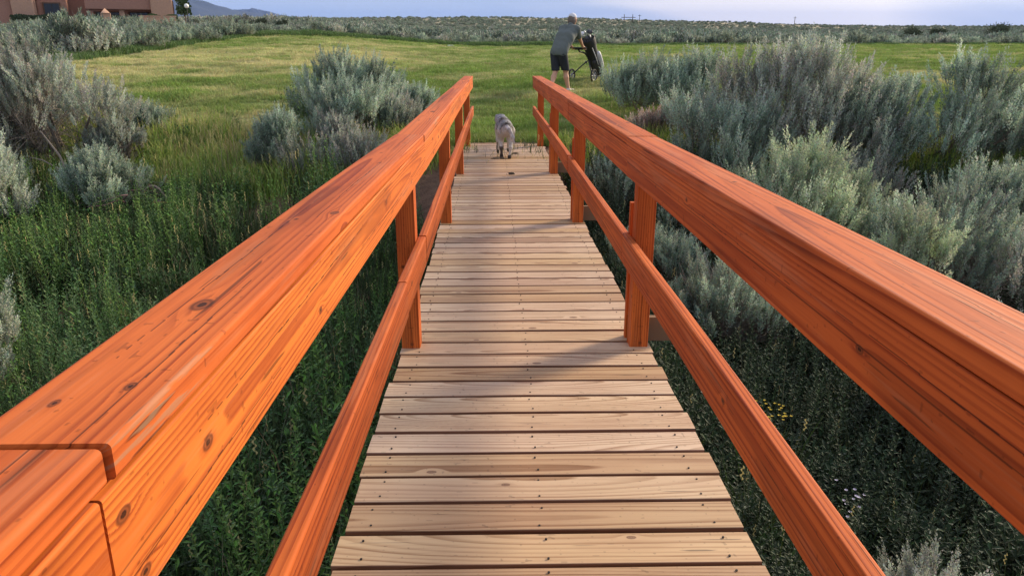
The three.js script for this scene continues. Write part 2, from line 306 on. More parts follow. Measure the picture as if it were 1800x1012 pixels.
{
  const rd = rng(42);
  // deck planks: 24 cuts of pine in three textures
  const deckMats = [], wd = 0.1395, hd = 0.037, ld = 1.225, shD = [0.62, 0.14, 0.10, 0.14];
  for (let m = 0; m < 3; m++) {
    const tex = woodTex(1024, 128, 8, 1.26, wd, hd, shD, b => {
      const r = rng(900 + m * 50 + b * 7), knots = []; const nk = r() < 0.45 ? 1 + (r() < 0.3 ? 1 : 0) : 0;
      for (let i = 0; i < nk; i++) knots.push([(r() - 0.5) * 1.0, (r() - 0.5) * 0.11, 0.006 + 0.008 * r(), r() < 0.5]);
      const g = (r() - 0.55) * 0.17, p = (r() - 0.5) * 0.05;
      return { seed: m * 31 + b * 5.7 + 1, py: (r() - 0.5) * 0.16, pz: -0.035 - 0.09 * r(), wob: 0.03 + 0.035 * r(), wf: 0.8 + 1.0 * r(), ring: 0.008 + 0.006 * r(), knots, light: [0.49 + g, 0.335 + g - p * 0.3, 0.205 + g - p], dark: [0.235 + g * 0.6, 0.12 + g * 0.5, 0.055 + g * 0.4 - p * 0.4], s0: 0.30, check: 1.05, knot: [0.22, 0.11, 0.06], blotch: 0.2, wearAndShade: (x, y, z, out) => { if (Math.abs(z) < hd / 2 - 0.0015) for (let i = 0; i < 3; i++) out[i] *= [0.42, 0.28, 0.25][i]; } };   // plank edges: red-brown stain with the shade of the gaps painted in
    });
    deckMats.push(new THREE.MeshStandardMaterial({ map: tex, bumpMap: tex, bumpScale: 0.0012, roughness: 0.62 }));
  }
  const tones = []; for (let m = 0; m < 3; m++) for (let k = 0; k < 5; k++) { const c = deckMats[m].clone(); const w = k / 4; c.color = rgb(lerp(1, 0.86, w), lerp(1, 0.86, w), lerp(1, 0.92, w)); tones.push(c); }
  const pitch = 0.1572, nails = [];
  const T0 = -0.52 ;
  for (let i = 0; ; i++) {
    const t = T0 + i * pitch, far = t > T1 + 0.03; if (t > T1 + 8.62) break;
    const S = far ? S2 : S1, tt = far ? t - T1 : t, end = t > 10.9 ? 0 : 1;
    const len = ld + 0.03 * (rd() - 0.5), m = Math.floor(rd() * 3), row = Math.floor(rd() * 8), flip = rd() < 0.5;
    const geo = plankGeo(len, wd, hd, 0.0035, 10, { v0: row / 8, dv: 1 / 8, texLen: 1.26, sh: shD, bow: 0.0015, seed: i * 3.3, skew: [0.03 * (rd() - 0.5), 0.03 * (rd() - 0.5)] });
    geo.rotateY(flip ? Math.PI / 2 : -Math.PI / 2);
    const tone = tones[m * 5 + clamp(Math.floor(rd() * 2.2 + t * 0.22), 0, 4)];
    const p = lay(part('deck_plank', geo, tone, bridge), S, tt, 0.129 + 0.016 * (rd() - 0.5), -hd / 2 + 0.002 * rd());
    p.rotateY(0.004 * (rd() - 0.5)); p.rotateX(0.006 * (rd() - 0.5));
    if (t > 0.8) for (const a of [-0.40, 0.125, 0.655]) for (const s of [-1, 1]) nails.push(S.at(tt + s * 0.045 + 0.012 * (rd() - 0.5), a + 0.02 * (rd() - 0.5), 0.0015));
  }
  const nailG = nails.map(p => { const g = new THREE.CylinderGeometry(0.0036, 0.0036, 0.004, 7); const q = p.clone().sub(bridge.position); g.translate(q.x, q.y, q.z); return g; });
  stuffPart('nail', mergeGeometries(nailG), std([0.035, 0.03, 0.028], 0.5, { metalness: 0.6 }), bridge);

  // stained rails
  const LIGHT = [0.52, 0.118, 0.023], DARK = [0.27, 0.044, 0.008], KNOT = [0.20, 0.05, 0.014];
  const railMat = (seed, L, w, h, knots, extra = {}) => {
    const r = rng(seed);
    const o = { seed: seed * 0.37, py: (r() - 0.5) * 0.1, pz: -0.03 - 0.06 * r(), wob: 0.03, wf: 0.5, ring: 0.0075 + 0.003 * r(), knots, light: LIGHT, dark: DARK, knot: KNOT, blotch: 0.32, check: 0.95, fade: 0.2, cracks: [[-0.6, 0.5, 0.021], [0.2, 1.3, -0.028], [-1.9, -0.8, 0.006], [0.9, 1.6, 0.034]], ...extra };
    const tex = woodTex(2048, 256, 1, L, w, h, SH, () => o);
    return new THREE.MeshPhysicalMaterial({ map: tex, bumpMap: tex, bumpScale: 0.0016, roughness: 0.68, specularIntensity: 0.4 });
  };
  const W6 = 0.14, TH = 0.038;
  // weathered, worn-through arris on the near left cap: stain gone in streaks along the edge
  const wearEdge = side => (x, y, z, out) => { const e = (side * y) / (W6 / 2), n = fbm(x * 14, y * 240, z * 240 + 3, 3); const k = 0.75 * smooth(0.91, 0.985, e) * smooth(0.0, 0.22, n + 0.25 * noise(x * 3, 4, 2) - (x > 1.38 ? 0 : (1.38 - x) * 3.5)); for (let i = 0; i < 3; i++) out[i] = lerp(out[i], [0.30, 0.205, 0.13][i], 0.7 * k); };
  const capNear = railMat(11, 3.2, W6, TH, [[1.3 - 1.1, 0.01, 0.012, true], [0.9, -0.04, 0.008, true]], { wearAndShade: wearEdge(1) });
  // local x of texture runs toward the camera (+z)
  const capL = railMat(12, 3.1, W6, TH, [[1.10, 0.0, 0.017, true], [0.43, 0.052, 0.012, false], [-0.45, 0.02, 0.007, true], [-0.75, -0.02, 0.006, true], [1.38, 0.03, 0.007, true], [1.42, -0.03, 0.006, true], [0.5, -0.02, 0.006, true], [-1.1, 0.03, 0.008, true]], { wearAndShade: wearEdge(1), ring: 0.010, wob: 0.06, wf: 0.7, pz: -0.05 });
  const capR = railMat(13, 5.8, W6, TH, [[1.45, -0.02, 0.009, true], [1.6, 0.0, 0.007, true], [0.1, -0.03, 0.007, true], [-1.5, 0.02, 0.008, true]], { ring: 0.010, wob: 0.05, pz: -0.05 });
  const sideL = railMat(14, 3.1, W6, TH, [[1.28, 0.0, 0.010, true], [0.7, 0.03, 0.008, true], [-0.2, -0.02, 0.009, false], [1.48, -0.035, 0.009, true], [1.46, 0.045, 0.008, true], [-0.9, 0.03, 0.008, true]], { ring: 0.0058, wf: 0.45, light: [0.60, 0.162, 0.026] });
  const sideR = railMat(15, 5.8, W6, TH, [[1.55, -0.03, 0.011, true], [0.6, 0.02, 0.008, true], [-0.5, -0.01, 0.009, true], [1.0, 0.03, 0.007, true], [-1.7, 0.02, 0.008, true]], { wearAndShade: (x, y, z, out) => { if (Math.abs(y + 0.004 + 0.004 * noise(x * 0.8, 2, 2)) < 0.0014) for (let i = 0; i < 3; i++) out[i] *= 0.4; } });
  const midM = railMat(16, 5.8, W6, TH, [[1.2, 0.0, 0.011, true], [0.85, 0.01, 0.010, true], [0.2, 0.02, 0.009, true], [-0.9, 0.0, 0.009, true], [2.0, -0.02, 0.012, true], [2.25, 0.03, 0.010, true]], { });
  const postM = railMat(17, 2.0, 0.09, 0.09, [[0.3, 0.0, 0.008, true], [-0.2, 0.02, 0.007, false], [0.1, -0.03, 0.007, true]], { });
  const rail = (name, mat, S, t0, t1, a, b, vertical, o = {}, L) => {
    const len = t1 - t0 - 0.006, geo = plankGeo(len, W6, TH, o.rad ?? 0.0035, Math.ceil(len * 9), { texLen: o.texLen ?? Math.max(len, 0.1), u0: o.u0 ?? 0, bow: 0.003, nick: 0.004, seed: o.seed ?? t0 * 7 + a, skew: o.skew });
    if (vertical) geo.rotateZ(vertical * Math.PI / 2);                 // +1: texture 'top' face looks to -x, -1: to +x
    return lay(part(name, geo, mat, bridge, L), S, (t0 + t1) / 2, a, b);
  };
  const HC = 1.022;                                                    // cap top above deck
  const cl = -0.3615 - W6 / 2, cr = 0.592 + W6 / 2, cy = HC - TH / 2, sy = HC - TH - W6 / 2 - 0.002;
  rail('handrail_cap', capNear, S1, -2.3, 0.612, cl - 0.004, cy - 0.003, 0, { rad: 0.0055, texLen: 3.2 }, 'nearest left handrail cap with worn pale corner');
  rail('handrail_cap', capL, S1, 0.612, T1, cl, cy, 0, { rad: 0.005, texLen: 3.1 });
  rail('handrail_cap', capL, S2, 0, 5.95, cl, cy, 0, { rad: 0.008, u0: 0.1, texLen: 6.2 });
  rail('handrail_cap', capR, S2, 5.95, 8.72, cl, cy + 0.002, 0, { rad: 0.008, texLen: 4 });
  rail('handrail_cap', capR, S1, -2.2, 3.47, cr, cy, 0, { rad: 0.004, texLen: 5.8 });
  rail('handrail_cap', capL, S2, 3.476 - T1, 2.76, cr, cy + 0.004, 0, { rad: 0.006, texLen: 5.6, skew: [0, 0.10] });
  rail('handrail_cap', capR, S2, 2.76, 8.68, cr, cy + 0.001, 0, { rad: 0.006, u0: 0.03, texLen: 6.4 });
  const fl = -0.362 - TH / 2, fr = 0.598 + TH / 2;                     // side boards, inner faces
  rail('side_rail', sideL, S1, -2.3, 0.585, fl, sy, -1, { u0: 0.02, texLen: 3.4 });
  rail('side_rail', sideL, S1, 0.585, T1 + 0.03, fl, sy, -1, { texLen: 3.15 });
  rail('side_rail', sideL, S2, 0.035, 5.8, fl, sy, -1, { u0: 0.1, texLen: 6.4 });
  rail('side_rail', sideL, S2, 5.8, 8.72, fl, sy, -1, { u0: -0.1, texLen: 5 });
  rail('side_rail', sideR, S1, -2.2, 3.47, fr, sy, 1, { texLen: 5.8 });
  rail('side_rail', sideR, S2, 3.474 - T1, 2.74, fr, sy, 1, { u0: 0.15, texLen: 5.8 });
  rail('side_rail', sideR, S2, 2.74, 8.68, fr, sy, 1, { u0: 0.0, texLen: 6.2 });
  const my = 0.48, ml = -0.356 - TH / 2, mr = 0.6 + TH / 2;
  rail('mid_rail', midM, S1, -2.2, 2.72, ml, my, -1, { rad: 0.007, texLen: 5.2 });
  rail('mid_rail', midM, S1, 2.725, 3.5, ml, my, -1, { rad: 0.007, u0: 0.3, texLen: 5.2 });
  rail('mid_rail', midM, S2, 3.505 - T1, 8.7, ml, my + 0.004, -1, { rad: 0.007, u0: 0.02, texLen: 8.6 });
  rail('mid_rail', midM, S1, -2.2, 3.52, mr, my, 1, { rad: 0.006, u0: 0.03, texLen: 6.2 });
  rail('mid_rail', midM, S2, 3.525 - T1, 2.75, mr, my - 0.003, 1, { rad: 0.006, u0: -0.1, texLen: 6 });
  rail('mid_rail', midM, S2, 2.755, 8.7, mr, my + 0.003, 1, { rad: 0.006, u0: 0.05, texLen: 7 });
  // posts stand on the beams and pass beside the deck; their feet show at the deck surface
  const plain = std([0.17, 0.105, 0.055], 0.85);
  const postAt = [[S1, 0.2], [S1, 3.45], [S2, 2.62], [S2, 5.27], [S2, 7.95]];
  postAt.forEach(([S, t], i) => {
    for (const side of [-1, 1]) {
      const bot = -0.55, top = HC - TH - 0.004, len = top - bot, g = plankGeo(len, 0.09, 0.09, 0.004, 8, { texLen: 1.6, sh: [0.25, 0.25, 0.25, 0.25], seed: i + side, u0: 0.02 * i }); g.rotateX(-Math.PI / 2);
      const a = side < 0 ? -0.397 - 0.045 : 0.641 + 0.045;
      const p = part('post', g, postM, bridge); p.position.copy(S.at(t, a, (top + bot) / 2)).sub(bridge.position); p.quaternion.copy(S.q);
      p.rotation.x = 0; p.rotation.z = 0;
      if (i > 0 && i < 4 && side > 0) {
        const b = new THREE.BoxGeometry(0.24, 0.125, 0.036); lay(part('outrigger_board', b, plain, bridge), S, t + 0.066, a + side * 0.09, 0.062);
        const s = plankGeo(1.0, 0.09, 0.036, 0.003, 6, { texLen: 1.6, seed: 5 + i, u0: 0.1 }); s.rotateX(-Math.PI / 2);
        const q = part('post_brace', s, postM, bridge); q.position.copy(S.at(t + 0.105, a - side * 0.004, 0.20)).sub(bridge.position); q.quaternion.copy(S.q);
      }
    }
  });
  // beams under the deck
  const beamM = std([0.10, 0.062, 0.038], 0.9);
  for (const a of [-0.33, 0.13, 0.59]) {
    lay(part('beam', new THREE.BoxGeometry(0.06, 0.24, T1 + 2.4), beamM, bridge), S1, (T1 - 2.4) / 2, a, -0.04 - 0.122);
    lay(part('beam', new THREE.BoxGeometry(0.06, 0.24, 8.7), beamM, bridge), S2, 4.36, a, -0.04 - 0.122);
  }
  for (const [S, t] of [[S1, -0.9], [S1, 3.55], [S2, 8.75]]) lay(part('cross_beam', new THREE.BoxGeometry(1.2, 0.09, 0.20), beamM, bridge), S, t, 0.13, -0.33);
}

// ------------------------------------------------------------------ plants
const leafMat = std([1, 1, 1], 0.85, { vertexColors: true, side: THREE.DoubleSide });
const sageMat = new THREE.MeshPhysicalMaterial({ color: 0xffffff, roughness: 0.95, transmission: 0.4, thickness: 0, specularIntensity: 0.3, vertexColors: true, side: THREE.DoubleSide });
const barkMat = std([1, 1, 1], 0.95, { vertexColors: true });
const thinLeaf = new THREE.MeshPhysicalMaterial({ color: 0xffffff, roughness: 0.9, transmission: 0.3, thickness: 0, vertexColors: true, side: THREE.DoubleSide });
const PAL = {
  blue: [[0.29, 0.37, 0.29], [0.355, 0.43, 0.335], [0.225, 0.30, 0.24], [0.425, 0.50, 0.39]],
  pale: [[0.443, 0.508, 0.412], [0.532, 0.590, 0.483], [0.355, 0.419, 0.350], [0.590, 0.634, 0.543]],
  green: [[0.36, 0.445, 0.30], [0.43, 0.51, 0.345], [0.28, 0.36, 0.25], [0.50, 0.56, 0.40]],
  grey: [[0.345, 0.39, 0.325], [0.42, 0.46, 0.385], [0.275, 0.315, 0.27], [0.38, 0.375, 0.325]],
  sage: [[0.22, 0.275, 0.21], [0.27, 0.32, 0.245], [0.17, 0.215, 0.175], [0.31, 0.35, 0.27]],
  pink: [[0.40, 0.31, 0.27], [0.36, 0.28, 0.24], [0.45, 0.37, 0.32], [0.28, 0.29, 0.24]],
  silver: [[0.36, 0.40, 0.34], [0.43, 0.47, 0.41], [0.30, 0.335, 0.29], [0.48, 0.51, 0.45]],
};
// a sagebrush: woody limbs, grey twigs, upright plumes of narrow leaves
function sageGeo(o) {
  const r = rng(o.seed), F = new Tris(), B = new Tris(), pal = PAL[o.tone], w = o.w, h = o.h, dep = o.d ?? w * 0.8;
  const clumps = o.clumps ?? Array.from({ length: o.n ?? 9 }, () => { const a = r() * 6.283, q = Math.sqrt(r()), yy = lerp(0.55, 0.85, r()) * (1 - 0.45 * q * q); return [Math.cos(a) * q * 0.36, yy, Math.sin(a) * q * 0.36, 0.20 + 0.1 * r()]; });
  const bark = [0.155, 0.125, 0.10], twig = [0.215, 0.185, 0.16];
  const ls = (o.leaf ?? 0.026) * 1.25, ln = o.leafN ?? 11, sl = o.shoot ?? 0.24;
  for (const [cx, cy, cz, cr] of clumps) {
    const R = cr * Math.min(w, h * 1.3) * 0.92, C = [cx * w, Math.max(0.16 * h, cy / 0.86 * (h - R * 0.85 - sl * 0.75)), cz * dep], tone = 0.75 + 0.5 * r();
    // limb from the foot to the clump
    const bend = [(r() - 0.5) * 0.2 * w, 0, (r() - 0.5) * 0.2 * w];
    B.tube([[cx * w * 0.12, -0.12, cz * dep * 0.12], [C[0] * 0.35 + bend[0], C[1] * 0.35, C[2] * 0.35 + bend[2]], [C[0] * 0.75, C[1] * 0.7, C[2] * 0.75], C], 0.016 * (o.thick ?? 1) * h, 0.005 * h, 5, bark);
    const nt = Math.round((o.twigs ?? 26) * 0.75 * (0.7 + 0.6 * r()));
    for (let i = 0; i < nt; i++) {
      const s = 0.35 + 0.6 * r(), a = [C[0] * s, C[1] * s, C[2] * s], d = V(r() - 0.5, r() * 0.9 - 0.12, r() - 0.5).normalize(), L = R * (0.6 + 1.1 * r());
      const m = [a[0] + d.x * L * 0.5 + (r() - 0.5) * 0.07, a[1] + d.y * L * 0.5, a[2] + d.z * L * 0.5 + (r() - 0.5) * 0.07];
      const k = 0.7 + 0.6 * r(); B.tube([a, m, [a[0] + d.x * L, a[1] + d.y * L + 0.03, a[2] + d.z * L]], 0.0045, 0.0018, 3, twig.map(c => c * k));
    }
    // plumes: upright sprigs with side shoots, each its own tint
    const np = Math.max(3, Math.round((o.shoots ?? 60) * 0.44 * (0.8 + 0.4 * r())));
    for (let i = 0; i < np; i++) {
      const u = r() * 6.283, c = lerp(-0.35, 1, Math.pow(r(), 0.75)), sc = Math.sqrt(1 - c * c), out = V(Math.cos(u) * sc, c, Math.sin(u) * sc), q = R * (0.35 + 0.6 * r());
      const p0 = [C[0] + out.x * q, C[1] + out.y * q * 0.9 - sl * 0.5, C[2] + out.z * q];
      const D = V(out.x * 0.42 + (r() - 0.5) * 0.3 + (o.lean ?? 0), 1, out.z * 0.42 + (r() - 0.5) * 0.3).normalize(), PL = sl * 1.55 * (0.6 + 0.7 * r()), E = V(D.y, -D.x, 0).normalize(), G = D.clone().cross(E);
      const col = pal[Math.floor(r() * pal.length)], kk = tone * (0.72 + 0.56 * r()), nsh = o.sub ?? 9;
      B.tube([p0, [p0[0] + D.x * PL * 0.5, p0[1] + D.y * PL * 0.5, p0[2] + D.z * PL * 0.5]], 0.004, 0.002, 3, twig);
      for (let m = 0; m < nsh; m++) {
        const st = m / nsh * 0.78, an = m * 2.4 + r(), co = Math.cos(an), si = Math.sin(an), sp = (m === nsh - 1 ? 0.05 : 0.30 * (1 - 0.5 * st)) * (0.7 + 0.6 * r());
        const d = V(D.x + (E.x * co + G.x * si) * sp, D.y + (E.y * co + G.y * si) * sp, D.z + (E.z * co + G.z * si) * sp).normalize(), L = PL * (0.50 - 0.26 * st) * (0.75 + 0.5 * r());
        const p = [p0[0] + D.x * PL * st, p0[1] + D.y * PL * st, p0[2] + D.z * PL * st], e = V(d.y, -d.x, 0).normalize(), f = d.clone().cross(e);
        for (let j = 0; j < ln; j++) {
          const t = 0.10 + 0.90 * (j + r() * 0.7) / ln, g = j * 2.4 + r(), ca = Math.cos(g), sa = Math.sin(g), rx = e.x * ca + f.x * sa, ry = e.y * ca + f.y * sa, rz = e.z * ca + f.z * sa;
          const a = [p[0] + d.x * L * t, p[1] + d.y * L * t, p[2] + d.z * L * t], len = ls * (1.2 - 0.5 * t) * (0.7 + 0.6 * r()), up = 0.65 + 0.45 * t;
          const tip = [a[0] + (d.x * up + rx * 0.55) * len, a[1] + (d.y * up + ry * 0.55) * len, a[2] + (d.z * up + rz * 0.55) * len];
          const px = d.y * rz - d.z * ry, py = d.z * rx - d.x * rz, pz = d.x * ry - d.y * rx, ww = len * 0.27;
          const h2 = [lerp(a[0], tip[0], 0.25), lerp(a[1], tip[1], 0.25), lerp(a[2], tip[2], 0.25)];
          F.tri([h2[0] - px * ww, h2[1] - py * ww, h2[2] - pz * ww], [h2[0] + px * ww, h2[1] + py * ww, h2[2] + pz * ww], tip, col.map(v => v * kk * (0.88 + 0.24 * r())));
        }
      }
    }
  }
  return [F.geo(), B.geo()];
}
function sage(o, label, group) {
  const t = thing('sagebrush', label, 'sagebrush', [o.x, (o.y ?? H(o.x, o.z)) - 0.06, o.z], o.turn ?? 0, group);
  const [f, b] = sageGeo(o); part('foliage', f, sageMat, t); part('branches', b, barkMat, t); return t;
}
